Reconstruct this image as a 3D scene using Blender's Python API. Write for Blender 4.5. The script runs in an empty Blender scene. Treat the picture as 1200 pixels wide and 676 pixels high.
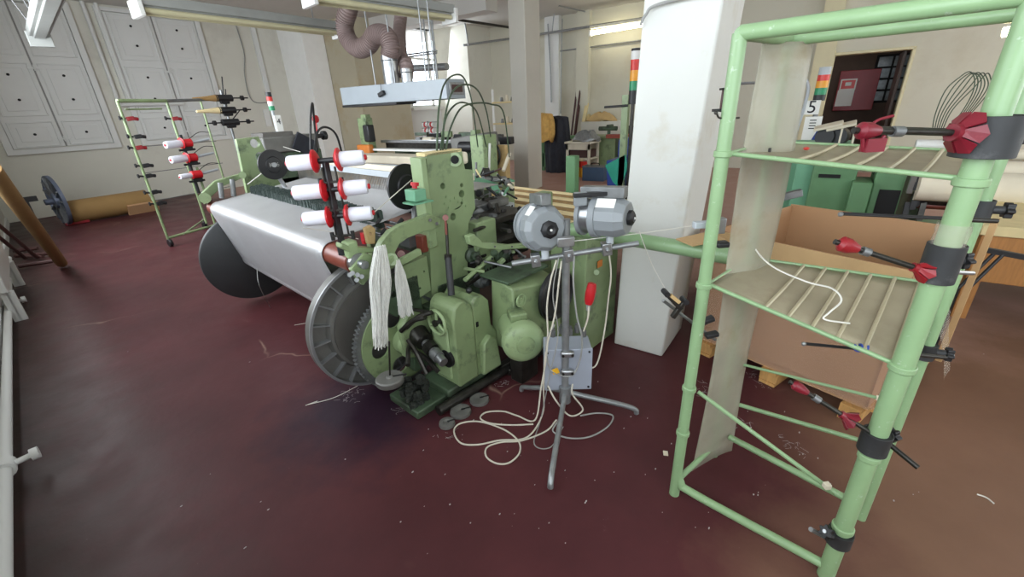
import bpy, bmesh, math, random
import numpy as np
from mathutils import Vector, Matrix
from mathutils.geometry import tessellate_polygon
random.seed(7)
sc = bpy.context.scene
C = sc.collection
PI = math.pi

# ------------------------------------------------------------------ camera
FPX, CX, CY, HCAM = 500.0, 600.0, 338.0, 1.6
_d = Vector((655 - CX, -(1518 - CY), -FPX)); UPC = -_d.normalized()
_f = Vector((0, 0, -1.0)); _f = (_f - _f.dot(UPC) * UPC).normalized()
_r = _f.cross(UPC)
_a = math.radians(36.0)
_X = math.cos(_a) * _f + math.sin(_a) * _r
_Y = UPC.cross(_X)
R = Matrix((_X, _Y, UPC))
CAMO = Vector((0, 0, HCAM))
cd = bpy.data.cameras.new('camera'); cam = bpy.data.objects.new('camera', cd); C.objects.link(cam)
cd.sensor_width = 36; cd.lens = FPX / 1200 * 36; cd.clip_start = .05; cd.clip_end = 200
cam.matrix_world = Matrix.Translation(CAMO) @ R.to_4x4()
sc.camera = cam
HEAD = (R @ Vector((0, 0, -1))); HEAD.z = 0; HEAD.normalize()

# ------------------------------------------------------------------ world, lamps, exposure
sc.view_settings.view_transform = 'Standard'; sc.view_settings.look = 'None'
sc.view_settings.gamma = 1; sc.view_settings.use_curve_mapping = False
sc.view_settings.exposure = 0.0
w = bpy.data.worlds.new('daylight'); sc.world = w; w.use_nodes = True
w.node_tree.nodes['Background'].inputs[0].default_value = (.80, .90, 1.0, 1)
w.node_tree.nodes['Background'].inputs[1].default_value = 5.0
def area(name, loc, direction, sx, sy, power, col):
    l = bpy.data.lights.new(name, 'AREA'); l.shape = 'RECTANGLE'; l.size = sx; l.size_y = sy
    l.energy = power; l.color = col
    o = bpy.data.objects.new(name, l); C.objects.link(o)
    o.matrix_world = Matrix.Translation(Vector(loc)) @ Vector(direction).to_track_quat('-Z', 'Y').to_matrix().to_4x4()
    return o
# side wall frame: point W0 + t*UW, inward normal NW
UW = Vector((.126, .992, 0)).normalized(); NW = Vector((UW.y, -UW.x, 0)); W0 = Vector((-.60, 0, 0))
SIDE_WIN = [(-4.2, -2.2), (-1.6, .4), (1.1, 3.1), (4.0, 6.0), (6.9, 8.9)]
for (t0, t1), pw in zip(SIDE_WIN, (66, 34, 25, 105, 150)):
    p = W0 + UW * ((t0 + t1) / 2) + Vector((0, 0, 2.3)) - NW * .03
    area('window_daylight', p, NW - Vector((0, 0, .25)), 1.9, 2.0, pw, (.90, .95, 1.0))
area('window_daylight', (3.5, -6.9, 2.3), (0, 1, -.2), 4.5, 2.0, 24, (1.0, .88, .68))  # added warm fill, acting as windows in the unseen right wall
area('window_daylight', (9.5, -6.9, 2.3), (0, 1, -.2), 4.0, 2.0, 70, (1.0, .90, .72))  # second added warm fill lamp on the unseen right side
area('window_daylight', (9.9, 9.95, 2.8), (0, -1, -.25), 2.0, 2.0, 40, (.86, .93, 1.0))

# ------------------------------------------------------------------ placing helpers
def ray(x, y): return R @ Vector((x - CX, -(y - CY), -FPX))
def pl(x, y, p, n):
    r = ray(x, y); n = Vector(n); return CAMO + r * ((Vector(p) - CAMO).dot(n) / r.dot(n))
def onZ(x, y, z=0.0): return pl(x, y, (0, 0, z), (0, 0, 1))
def onX(x, y, v): return pl(x, y, (v, 0, 0), (1, 0, 0))
def onY(x, y, v): return pl(x, y, (0, v, 0), (0, 1, 0))
LA = math.radians(7.4)
LL = Vector((math.sin(LA), math.cos(LA), 0)); LD = Vector((math.cos(LA), -math.sin(LA), 0))
def onS(x, y, s): return pl(x, y, LL * s, LL)
def onD(x, y, d): return pl(x, y, LD * d, LD)
def W(d, s, z): return LD * d + LL * s + Vector((0, 0, z))
def vw(x, y, ref, off=0.0):       # a point level with ref, facing the room's viewer side
    return pl(x, y, Vector(ref) + HEAD * off, HEAD)
V = Vector

# ------------------------------------------------------------------ materials
def lin(c):
    return tuple(((v / 255) / 12.92 if v / 255 <= .04045 else ((v / 255 + .055) / 1.055) ** 2.4) for v in c) + (1,)
def mat(name, rgb, rough=.55, metal=0.0, var=.12, scale=6.0, bump=0.0, dirt=None, dscale=3.0, damt=.5, bscale=60, alpha=None, trans=None, stretch=None):
    m = bpy.data.materials.new(name); m.use_nodes = True
    nt = m.node_tree; N = nt.nodes; K = nt.links; b = N['Principled BSDF']
    tc = N.new('ShaderNodeTexCoord'); src = tc.outputs['Object']
    if stretch:
        mp = N.new('ShaderNodeMapping'); mp.inputs['Scale'].default_value = stretch
        K.new(src, mp.inputs[0]); src = mp.outputs[0]
    base = lin(rgb)
    n = N.new('ShaderNodeTexNoise'); n.inputs['Scale'].default_value = scale; n.inputs['Detail'].default_value = 6
    K.new(src, n.inputs['Vector'])
    r = N.new('ShaderNodeValToRGB'); K.new(n.outputs['Fac'], r.inputs[0])
    r.color_ramp.elements[0].position = .3; r.color_ramp.elements[1].position = .7
    r.color_ramp.elements[0].color = tuple(c * (1 - var) for c in base[:3]) + (1,)
    r.color_ramp.elements[1].color = tuple(min(1, c * (1 + var)) for c in base[:3]) + (1,)
    out = r.outputs[0]
    if dirt:
        n2 = N.new('ShaderNodeTexNoise'); n2.inputs['Scale'].default_value = dscale; n2.inputs['Detail'].default_value = 9; n2.inputs['Roughness'].default_value = .65
        K.new(src, n2.inputs['Vector'])
        r2 = N.new('ShaderNodeValToRGB'); K.new(n2.outputs['Fac'], r2.inputs[0])
        r2.color_ramp.elements[0].position = .62 - damt * .25; r2.color_ramp.elements[1].position = .74 - damt * .08
        r2.color_ramp.elements[0].color = (0, 0, 0, 1); r2.color_ramp.elements[1].color = (1, 1, 1, 1)
        mx = N.new('ShaderNodeMix'); mx.data_type = 'RGBA'
        K.new(r2.outputs[0], mx.inputs[0]); K.new(out, mx.inputs[6]); mx.inputs[7].default_value = lin(dirt)
        out = mx.outputs[2]
    K.new(out, b.inputs['Base Color'])
    b.inputs['Roughness'].default_value = rough; b.inputs['Metallic'].default_value = metal
    if bump:
        n3 = N.new('ShaderNodeTexNoise'); n3.inputs['Scale'].default_value = bscale; K.new(src, n3.inputs['Vector'])
        bp = N.new('ShaderNodeBump'); bp.inputs['Strength'].default_value = bump; bp.inputs['Distance'].default_value = .01
        K.new(n3.outputs['Fac'], bp.inputs['Height']); K.new(bp.outputs[0], b.inputs['Normal'])
    if alpha is not None: b.inputs['Alpha'].default_value = alpha
    if trans is not None: b.inputs['Transmission Weight'].default_value = trans
    return m
def emis(name, rgb, strength):
    m = mat(name, rgb); b = m.node_tree.nodes['Principled BSDF']
    b.inputs['Emission Color'].default_value = lin(rgb); b.inputs['Emission Strength'].default_value = strength
    return m
M = {}
def mk(k, *a, **kw): M[k] = mat(k, *a, **kw)
mk('wall_paint', (216, 214, 202), .85, var=.03, scale=1.2, bump=.12, bscale=25, dirt=(198, 194, 182), dscale=.7, damt=.4)
mk('wall_warm', (204, 201, 184), .85, var=.03, scale=1.2, bump=.12, bscale=25, dirt=(194, 188, 168), dscale=.7, damt=.4)
mk('pillar_paint', (214, 214, 208), .8, var=.03, scale=2, bump=.15, bscale=18, dirt=(196, 188, 168), dscale=1.6, damt=.3)
mk('column_paint', (200, 196, 184), .8, var=.04, scale=2)
mk('ceiling_paint', (200, 198, 192), .9, var=.05, scale=.8)
mk('pier_white', (244, 244, 240), .7, var=.02)
mk('return_tan', (186, 178, 154), .85, var=.04, scale=1.5, dirt=(176, 156, 120), dscale=.9, damt=.3)
mk('shutter_paint', (222, 223, 220), .6, var=.02, scale=3)
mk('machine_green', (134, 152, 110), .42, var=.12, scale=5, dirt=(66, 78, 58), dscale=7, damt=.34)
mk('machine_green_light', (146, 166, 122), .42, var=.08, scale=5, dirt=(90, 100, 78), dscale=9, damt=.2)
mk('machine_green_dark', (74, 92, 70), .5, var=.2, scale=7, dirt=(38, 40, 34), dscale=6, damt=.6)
mk('rack_green', (140, 170, 126), .35, var=.05, scale=9, dirt=(186, 200, 178), dscale=40, damt=.0)
mk('far_green', (92, 134, 92), .5, var=.08)
mk('far_green_light', (118, 166, 124), .5, var=.06)
mk('mint', (112, 168, 134), .45, var=.05)
mk('oily_metal', (62, 60, 56), .38, metal=.7, var=.35, scale=18)
mk('steel', (168, 170, 172), .32, metal=.85, var=.12, scale=14)
mk('dull_steel', (128, 130, 130), .45, metal=.6, var=.2, scale=16)
mk('galvanised', (150, 153, 154), .38, metal=.55, var=.15, scale=22)
mk('cast_grey', (112, 111, 107), .5, metal=.25, var=.12, scale=10)
mk('cast_face', (98, 95, 91), .42, metal=.25, var=.1, scale=6)
mk('rim', (150, 152, 154), .4, metal=.5)
mk('flange_dark', (62, 64, 66), .45, metal=.2, var=.06, scale=3)
mk('black_plastic', (30, 30, 32), .45, var=.15)
mk('black_rubber', (44, 45, 46), .55, var=.25, scale=12, dirt=(92, 92, 92), dscale=9, damt=.15)
mk('dark_slot', (18, 18, 18), .8)
mk('red_plastic', (196, 34, 42), .35, var=.06)
mk('dark_red_plastic', (120, 26, 40), .4, var=.12, dirt=(150, 60, 66), dscale=20, damt=.1)
mk('yarn_white', (226, 226, 236), .75, var=.04, scale=30, stretch=(1, 1, 8))
mk('hank_white', (230, 230, 224), .9, var=.18, scale=60, stretch=(4, 4, .15), bump=.6, bscale=80)
mk('thread', (225, 222, 212), .8, var=.03)
mk('cable_white', (206, 200, 184), .55, var=.05)
mk('cable_grey', (150, 150, 146), .55)
mk('roller_red', (124, 62, 48), .38, var=.12, scale=9)
mk('grey_paint', (140, 145, 148), .4, var=.04, scale=8)
mk('grey_light', (178, 184, 188), .4, var=.04)
mk('hood_grey', (160, 168, 174), .45, var=.03)
mk('control_grey', (160, 166, 178), .5, var=.04)
mk('cardboard', (182, 142, 104), .85, var=.04, scale=3)
mk('cardboard_edge', (196, 162, 116), .85, var=.05, scale=9)
mk('cardboard_tube', (150, 118, 72), .8, var=.07, scale=4)
mk('pallet_wood', (196, 150, 90), .8, var=.15, scale=14, stretch=(1, 6, 1))
mk('bench_wood', (176, 122, 66), .55, var=.12, scale=10, stretch=(1, 8, 1))
mk('pale_wood', (216, 198, 148), .7, var=.08, scale=10)
mk('stool_white', (216, 210, 190), .6, var=.05)
mk('cream_cloth', (222, 212, 190), .8, var=.05)
mk('rod_yellow', (226, 206, 158), .55, var=.10, scale=20, stretch=(1, .4, 8))
mk('rod_shaded', (150, 120, 78), .6, var=.12, scale=20)
mk('orange', (206, 122, 48), .5, var=.1)
mk('yellow', (232, 176, 40), .5)
mk('blue_bin', (34, 62, 140), .5, var=.1)
mk('blue_box', (66, 92, 122), .5, var=.06)
mk('teal_bag', (24, 150, 124), .45, var=.06)
mk('yellow_cloth', (206, 164, 92), .85, var=.15, scale=14)
mk('navy_cloth', (40, 42, 50), .8, var=.3, scale=8)
mk('hose', (134, 116, 112), .6, var=.08)
mk('pole_brown', (74, 46, 44), .5, var=.15)
mk('cork', (190, 160, 110), .8, var=.1)
mk('fixture_grey', (150, 152, 148), .5, var=.05)
mk('fixture_yellowed', (200, 194, 158), .45, var=.05)
mk('clip_tan', (206, 178, 128), .6)
mk('white_plastic', (230, 230, 226), .4, var=.02)
mk('fire_red', (140, 26, 34), .4, var=.08)
mk('corridor_brown', (84, 66, 54), .7, var=.1)
mk('door_brown', (60, 44, 36), .5, var=.1)
mk('door_frame', (214, 206, 170), .6, var=.03)
mk('signal_red', (214, 44, 34), .35); mk('signal_amber', (236, 160, 30), .35); mk('signal_green', (24, 140, 92), .35)
mk('paper', (236, 236, 230), .7, var=.02)
mk('ink', (24, 26, 30), .7)
mk('lint', (178, 172, 172), .95, var=.1)
mk('glass_block', (120, 128, 130), .2, var=.25, scale=12)
mk('dust', (120, 112, 104), .95, var=.2, scale=20)
M['tube_lit'] = emis('tube_lit', (255, 246, 214), 9)
M['reflector_lit'] = mat('reflector_lit', (240, 236, 214), .5)
m = mat('clear_film', (215, 205, 190), .28, var=.08, scale=14, bump=.5, bscale=18, alpha=.28); M['clear_film'] = m
m = mat('hazy_sheet', (184, 180, 160), .35, var=.10, scale=7, bump=.2, bscale=9, alpha=.52, dirt=(170, 156, 128), dscale=5, damt=.4); M['hazy_sheet'] = m
m = mat('tray_sheet', (176, 166, 140), .4, var=.10, scale=6, alpha=.82, dirt=(160, 146, 122), dscale=4, damt=.4); M['tray_sheet'] = m
m = mat('wrap_film', (205, 170, 150), .3, var=.05, alpha=.35, bump=.8, bscale=30); M['wrap_film'] = m

# silver warp sheet: fine threads running front to back, satin
def warp_material():
    m = mat('warp_silver', (196, 196, 198), .38, metal=.45, var=.05, scale=4)
    nt = m.node_tree; N = nt.nodes; K = nt.links; b = N['Principled BSDF']
    tc = N.new('ShaderNodeTexCoord'); mp = N.new('ShaderNodeMapping'); mp.inputs['Rotation'].default_value = (0, 0, -LA)
    wv = N.new('ShaderNodeTexNoise'); wv.inputs['Scale'].default_value = 1.0
    mp2 = N.new('ShaderNodeMapping'); mp2.inputs['Rotation'].default_value = (0, 0, LA); mp2.inputs['Scale'].default_value = (4, 420, 4)
    K.new(tc.outputs['Object'], mp2.inputs[0]); K.new(mp2.outputs[0], wv.inputs[0])
    bp = N.new('ShaderNodeBump'); bp.inputs['Strength'].default_value = .35; bp.inputs['Distance'].default_value = .004
    K.new(wv.outputs['Fac'], bp.inputs['Height']); K.new(bp.outputs[0], b.inputs['Normal'])
    return m
M['warp_silver'] = warp_material()

# painted floor: oxblood paint, browner and worn towards the doorway side, oily by the loom, white scuffs
def floor_material():
    m = bpy.data.materials.new('floor_paint'); m.use_nodes = True
    nt = m.node_tree; N = nt.nodes; K = nt.links; b = N['Principled BSDF']
    tc = N.new('ShaderNodeNewGeometry'); co = tc.outputs['Position']
    def noise(s, d=8, ro=.6):
        n = N.new('ShaderNodeTexNoise'); n.inputs['Scale'].default_value = s; n.inputs['Detail'].default_value = d; n.inputs['Roughness'].default_value = ro
        K.new(co, n.inputs['Vector']); return n.outputs['Fac']
    def ramp(f, p0, p1, c0=(0, 0, 0, 1), c1=(1, 1, 1, 1)):
        r = N.new('ShaderNodeValToRGB'); K.new(f, r.inputs[0]); r.color_ramp.elements[0].position = p0; r.color_ramp.elements[1].position = p1
        r.color_ramp.elements[0].color = c0; r.color_ramp.elements[1].color = c1; return r.outputs[0]
    def mix(f, a, c):
        x = N.new('ShaderNodeMix'); x.data_type = 'RGBA'; K.new(f, x.inputs[0])
        K.new(a, x.inputs[6])
        if isinstance(c, tuple): x.inputs[7].default_value = c
        else: K.new(c, x.inputs[7])
        return x.outputs[2]
    def math_(op, a, bb=None):
        x = N.new('ShaderNodeMath'); x.operation = op; x.use_clamp = False
        for i, v in enumerate((a, bb)):
            if v is None: continue
            if isinstance(v, (int, float)): x.inputs[i].default_value = v
            else: K.new(v, x.inputs[i])
        return x.outputs[0]
    red = ramp(noise(1.4), .35, .7, lin((72, 37, 40)), lin((88, 46, 49)))
    brown = ramp(noise(1.1), .3, .75, lin((114, 85, 68)), lin((134, 102, 83)))
    sep = N.new('ShaderNodeSeparateXYZ'); K.new(co, sep.inputs[0])
    # worn traffic lane beyond the box and towards the doorway: y below about -0.35 plus noise
    e = math_('ADD', math_('MULTIPLY', sep.outputs['Y'], -1.35), math_('MULTIPLY', math_('SUBTRACT', noise(1.3), .5), 1.6))
    col = mix(ramp(math_('ADD', e, 0.25), .15, 1.0), red, brown)
    pale = ramp(math_('ADD', math_('MULTIPLY', sep.outputs['X'], .16), math_('MULTIPLY', noise(.8), .5)), .85, 1.5)
    col = mix(pale, col, lin((176, 138, 126)))  # window glare on the far floor, painted into the colour
    # oil round the loom foot
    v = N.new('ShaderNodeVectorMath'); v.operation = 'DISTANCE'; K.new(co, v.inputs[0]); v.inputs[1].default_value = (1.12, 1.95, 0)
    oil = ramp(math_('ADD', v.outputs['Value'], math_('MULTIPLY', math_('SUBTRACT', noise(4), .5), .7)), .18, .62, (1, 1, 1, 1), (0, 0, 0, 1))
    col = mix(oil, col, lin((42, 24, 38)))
    # darker uneven band along the side wall
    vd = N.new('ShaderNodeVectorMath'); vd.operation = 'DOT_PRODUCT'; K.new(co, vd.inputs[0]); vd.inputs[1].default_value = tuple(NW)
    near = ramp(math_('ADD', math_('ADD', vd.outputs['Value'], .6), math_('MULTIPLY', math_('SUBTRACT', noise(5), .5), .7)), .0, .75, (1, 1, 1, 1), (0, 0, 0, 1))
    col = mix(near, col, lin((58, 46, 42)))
    # pale scuffs and lint dust
    sc1 = ramp(noise(7, 12, .75), .66, .74); col = mix(math_('MULTIPLY', sc1, .35), col, lin((150, 128, 130)))
    sc2 = ramp(noise(38, 4, .6), .74, .78); col = mix(math_('MULTIPLY', sc2, .5), col, lin((180, 160, 160)))
    vo = N.new('ShaderNodeTexVoronoi'); vo.feature = 'DISTANCE_TO_EDGE'; vo.inputs['Scale'].default_value = .55
    nz = N.new('ShaderNodeTexNoise'); nz.inputs['Scale'].default_value = 3; K.new(co, nz.inputs[0])
    va = N.new('ShaderNodeVectorMath'); va.operation = 'ADD'; vs = N.new('ShaderNodeVectorMath'); vs.operation = 'SCALE'; vs.inputs['Scale'].default_value = .35
    K.new(nz.outputs['Color'], vs.inputs[0]); K.new(co, va.inputs[0]); K.new(vs.outputs[0], va.inputs[1]); K.new(va.outputs[0], vo.inputs['Vector'])
    cr = ramp(vo.outputs['Distance'], .0, .006, (1, 1, 1, 1), (0, 0, 0, 1)); gate = ramp(noise(1.1, 2), .55, .62)
    col = mix(math_('MULTIPLY', math_('MULTIPLY', cr, gate), .45), col, lin((176, 150, 132)))
    K.new(col, b.inputs['Base Color'])
    K.new(ramp(noise(3), .3, .8, (.38, .38, .38, 1), (.6, .6, .6, 1)), b.inputs['Roughness']); b.inputs['Specular IOR Level'].default_value = .22
    bp = N.new('ShaderNodeBump'); bp.inputs['Strength'].default_value = .15; bp.inputs['Distance'].default_value = .01
    K.new(noise(14), bp.inputs['Height']); K.new(bp.outputs[0], b.inputs['Normal'])
    return m
M['floor_paint'] = floor_material()

# ------------------------------------------------------------------ mesh builder
def basis(axis):
    a = V(axis).normalized(); t = V((0, 0, 1)) if abs(a.z) < .9 else V((1, 0, 0))
    u = t.cross(a).normalized(); return u, a.cross(u), a
class MB:
    def __init__(s): s.v = []; s.f = []
    def add(s, vs, fs):
        n = len(s.v); s.v += [V(p) for p in vs]; s.f += [tuple(i + n for i in f) for f in fs]; return s
    def box(s, c, size, ax=None):         # centre, size, axes (x dir, y dir)
        X = V(ax[0]).normalized() if ax else V((1, 0, 0)); Y = V(ax[1]).normalized() if ax else V((0, 1, 0)); Z = X.cross(Y)
        if ax and len(ax) > 2: Z = V(ax[2]).normalized()
        c = V(c); P = []
        for k in (-.5, .5):
            for i, j in ((-.5, -.5), (.5, -.5), (.5, .5), (-.5, .5)): P.append(c + X * i * size[0] + Y * j * size[1] + Z * k * size[2])
        return s.add(P, [(3, 2, 1, 0), (4, 5, 6, 7), (0, 1, 5, 4), (1, 2, 6, 5), (2, 3, 7, 6), (3, 0, 4, 7)])
    def lb(s, d0, d1, s0, s1, z0, z1):    # box in loom coordinates
        return s.box(W((d0 + d1) / 2, (s0 + s1) / 2, (z0 + z1) / 2), (d1 - d0, s1 - s0, z1 - z0), (LD, LL))
    def bb(s, a, b):                      # axis-aligned box from corner a to corner b
        a, b = V(a), V(b); return s.box((a + b) / 2, (abs(b.x - a.x), abs(b.y - a.y), abs(b.z - a.z)))
    def cyl(s, p0, p1, r0, r1=None, n=16, cap=True):
        p0, p1 = V(p0), V(p1); r1 = r0 if r1 is None else r1; u, v, a = basis(p1 - p0); P = []
        for p, r in ((p0, r0), (p1, r1)):
            for i in range(n): t = 2 * PI * i / n; P.append(p + u * math.cos(t) * r + v * math.sin(t) * r)
        F = [(i, (i + 1) % n, n + (i + 1) % n, n + i) for i in range(n)]
        if cap: F += [tuple(range(n - 1, -1, -1)), tuple(range(n, 2 * n))]
        return s.add(P, F)
    def lathe(s, o, axis, prof, n=32, ring=False):    # prof: (radius, distance along axis)
        u, v, a = basis(axis); o = V(o); P = []
        for r, h in prof:
            r = max(r, 1e-4)
            for i in range(n): t = 2 * PI * i / n; P.append(o + a * h + u * math.cos(t) * r + v * math.sin(t) * r)
        F = []; m = len(prof)
        for k in range(m - 1):
            for i in range(n): j = (i + 1) % n; F.append((k * n + i, k * n + j, (k + 1) * n + j, (k + 1) * n + i))
        F += [((m - 1) * n + i, (m - 1) * n + (i + 1) % n, (i + 1) % n, i) for i in range(n)] if ring else [tuple(range(n - 1, -1, -1)), tuple((m - 1) * n + i for i in range(n))]
        return s.add(P, F)
    def tube(s, pts, r, n=8, rs=None, closed=False):
        pts = [V(p) for p in pts]; m = len(pts); P = []; u = None
        for k, p in enumerate(pts):
            a = (pts[min(k + 1, m - 1)] - pts[max(k - 1, 0)])
            if a.length < 1e-9: a = V((0, 0, 1))
            a.normalize()
            if u is None: u = basis(a)[0]
            u = (u - a * u.dot(a)); u = u.normalized() if u.length > 1e-6 else basis(a)[0]
            v = a.cross(u); rr = rs[k] if rs else r
            for i in range(n): t = 2 * PI * i / n; P.append(p + u * math.cos(t) * rr + v * math.sin(t) * rr)
        F = []
        for k in range(m - 1):
            for i in range(n): j = (i + 1) % n; F.append((k * n + i, k * n + j, (k + 1) * n + j, (k + 1) * n + i))
        F += [tuple(range(n - 1, -1, -1)), tuple((m - 1) * n + i for i in range(n))]
        return s.add(P, F)
    def plate(s, outer, th, holes=()):    # world-space coplanar outline, thickness vector, holes as outlines
        loops = [[V(p) for p in outer]] + [[V(p) for p in h] for h in holes]; th = V(th)
        flat = [p for l in loops for p in l]; tri = tessellate_polygon(loops); n = len(flat)
        F = [tuple(t) for t in tri] + [tuple(i + n for i in t[::-1]) for t in tri]; k = 0
        for l in loops:
            m = len(l)
            for i in range(m): j = (i + 1) % m; F.append((k + i, k + j, n + k + j, n + k + i))
            k += m
        return s.add(flat + [p + th for p in flat], F)
    def ball(s, c, r, n=12, sc=(1, 1, 1)):
        c = V(c); P = []; F = []; m = n // 2
        for k in range(m + 1):
            ph = PI * k / m
            for i in range(n): t = 2 * PI * i / n; P.append(c + V((math.sin(ph) * math.cos(t) * r * sc[0], math.sin(ph) * math.sin(t) * r * sc[1], math.cos(ph) * r * sc[2])))
        for k in range(m):
            for i in range(n): j = (i + 1) % n; F.append((k * n + i, k * n + j, (k + 1) * n + j, (k + 1) * n + i))
        return s.add(P, F)
    def grid(s, rows):                    # rows of points
        n = len(rows[0]); P = [p for r in rows for p in r]
        return s.add(P, [(k * n + i, k * n + i + 1, (k + 1) * n + i + 1, (k + 1) * n + i) for k in range(len(rows) - 1) for i in range(n - 1)])
def circ(c, n1, r, k=20, ref=None, sq=1.0):
    u, v, a = basis(n1); return [V(c) + u * math.cos(2 * PI * i / k) * r + v * math.sin(2 * PI * i / k) * r * sq for i in range(k)]
def spline(pts, n=8):
    pts = [V(p) for p in pts]; q = [pts[0] * 2 - pts[1]] + pts + [pts[-1] * 2 - pts[-2]]; out = []
    for i in range(1, len(q) - 2):
        a, b, c, d = q[i - 1:i + 3]
        for k in range(n):
            t = k / n; out.append(.5 * ((2 * b) + (c - a) * t + (2 * a - 5 * b + 4 * c - d) * t * t + (3 * b - a - 3 * c + d) * t ** 3))
    return out + [pts[-1]]
def tag(o, label=None, cat=None, group=None, kind=None):
    if label: o['label'] = label
    if cat: o['category'] = cat
    if group: o['group'] = group
    if kind: o['kind'] = kind
    return o
ROOT = {}
def thing(name, label, cat, loc, group=None):
    o = bpy.data.objects.new(name, None); C.objects.link(o); o.location = V(loc); o.empty_display_size = .05
    ROOT[o.name] = V(loc); return tag(o, label, cat, group)
def link(mb, name, material, parent=None, bevel=0, smooth=True, solid=0, sub=0, label=None):
    if parent is not None:
        org = ROOT[parent.name]
    else:
        xs = [p.x for p in mb.v]; ys = [p.y for p in mb.v]; zs = [p.z for p in mb.v]
        org = V(((min(xs) + max(xs)) / 2, (min(ys) + max(ys)) / 2, min(zs)))
    me = bpy.data.meshes.new(name); me.from_pydata([tuple(p - org) for p in mb.v], [], mb.f)
    bm = bmesh.new(); bm.from_mesh(me); bmesh.ops.recalc_face_normals(bm, faces=bm.faces)
    if smooth:
        for f in bm.faces: f.smooth = True
        for e in bm.edges:
            e.smooth = not (len(e.link_faces) == 2 and e.calc_face_angle(0) > .6)
    bm.to_mesh(me); bm.free()
    o = bpy.data.objects.new(name, me); C.objects.link(o)
    me.materials.append(M[material] if isinstance(material, str) else material)
    ROOT[o.name] = org
    if parent is not None: o.parent = parent
    else: o.location = org
    if solid: md = o.modifiers.new('solid', 'SOLIDIFY'); md.thickness = solid; md.offset = 0
    if bevel: md = o.modifiers.new('bevel', 'BEVEL'); md.width = bevel; md.segments = 2; md.limit_method = 'ANGLE'; md.angle_limit = .7
    if sub: md = o.modifiers.new('sub', 'SUBSURF'); md.levels = sub; md.render_levels = sub
    if label: o['label'] = label
    return o
def solo(mb, name, material, label, cat, group=None, kind=None, **kw):
    return tag(link(mb, name, material, None, **kw), label, cat, group, kind)
def struct(mb, name, material, **kw): return tag(link(mb, name, material, None, **kw), kind='structure')
def dup(root, loc, label=None, rotz=0.0, tilt=None, group=None):
    def cp(o, par):
        c = o.copy(); C.objects.link(c); c.parent = par
        for ch in o.children: cp(ch, c)
        return c
    r = cp(root, None); r.location = V(loc); r.rotation_euler = tilt if tilt is not None else (0, 0, rotz)
    if label: r['label'] = label
    if group: r['group'] = group
    ROOT[r.name] = V(loc); return r
def text_mesh(s, size, origin, xdir, ydir, name, material, parent, depth=.0006):
    cu = bpy.data.curves.new(name, 'FONT'); cu.body = s; cu.size = size; cu.extrude = depth; cu.align_x = 'CENTER'; cu.align_y = 'CENTER'
    t = bpy.data.objects.new(name, cu); C.objects.link(t); bpy.context.view_layer.update()
    me = bpy.data.meshes.new_from_object(t); bpy.data.objects.remove(t)
    X = V(xdir).normalized(); Y = V(ydir).normalized(); Z = X.cross(Y); org = ROOT[parent.name]
    for v in me.vertices: v.co = V(origin) + X * v.co.x + Y * v.co.y + Z * v.co.z - org
    me.materials.clear(); me.materials.append(M[material])
    o = bpy.data.objects.new(name, me); C.objects.link(o); o.parent = parent; ROOT[o.name] = org; return o

exec_parts = []

# ================================================================== THE ROOM
HC = 3.85; YA = 12.4; XB = 12.0; YR = -7.0
struct(MB().bb((-3.2, YR - .3, -.2), (XB + 3, 14, 0)), 'floor', 'floor_paint')
struct(MB().bb((-3.2, YR - .3, HC), (XB + .3, 14, HC + .2)), 'ceiling', 'ceiling_paint')
struct(MB().bb((8.35, 6.4, HC - .34), (8.75, YA, HC)), 'trim_1', 'ceiling_paint')
# far left wall with its return, the white pier and the window recess
struct(MB().bb((.3, YA, 0), (7.7, YA + .3, HC)), 'wall_left', 'wall_paint')
pA, pB = onY(345, 0, 11.3).x, onY(371, 0, 11.3).x
struct(MB().bb((pA, 11.3, 0), (pB, YA, HC)), 'trim_2', 'pier_white')
XF = pB + .02
struct(MB().bb((XF, 10.2, 0), (onY(483, 140, 10.2).x, YA + .3, HC)), 'wall_left_return', 'return_tan')
YW = 10.4
wx0, wx1 = onY(478, 70, YW).x, onY(536, 80, YW).x; wz0, wz1 = onY(536, 124, YW).z, onY(532, 37, YW).z
mb = MB().plate([(8.3, YW, 0), (XB + .3, YW, 0), (XB + .3, YW, HC), (8.3, YW, HC)], (0, .35, 0),
                [[(wx0, YW, wz0), (wx1, YW, wz0), (wx1, YW, wz1), (wx0, YW, wz1)]])
struct(mb, 'wall_window', 'shutter_paint', smooth=False)
ROOTW = thing('window_3', None, None, ((wx0 + wx1) / 2, YW + .2, wz0)); ROOTW['kind'] = 'structure'
mb = MB()
for x in (wx0 + .03, (wx0 + wx1) / 2, wx1 - .03): mb.bb((x - .03, YW + .18, wz0), (x + .03, YW + .24, wz1))
for z in (wz0 + .03, wz0 + .62 * (wz1 - wz0), wz1 - .03): mb.bb((wx0, YW + .18, z - .03), (wx1, YW + .24, z + .03))
link(mb, 'window_frame', 'white_plastic', ROOTW)
mb = MB().bb((wx0 - .1, YW - .12, wz0 - .09), (wx1 + .1, YW + .1, wz0 - .0))
link(mb, 'window_sill', 'white_plastic', ROOTW, bevel=.01)
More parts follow.
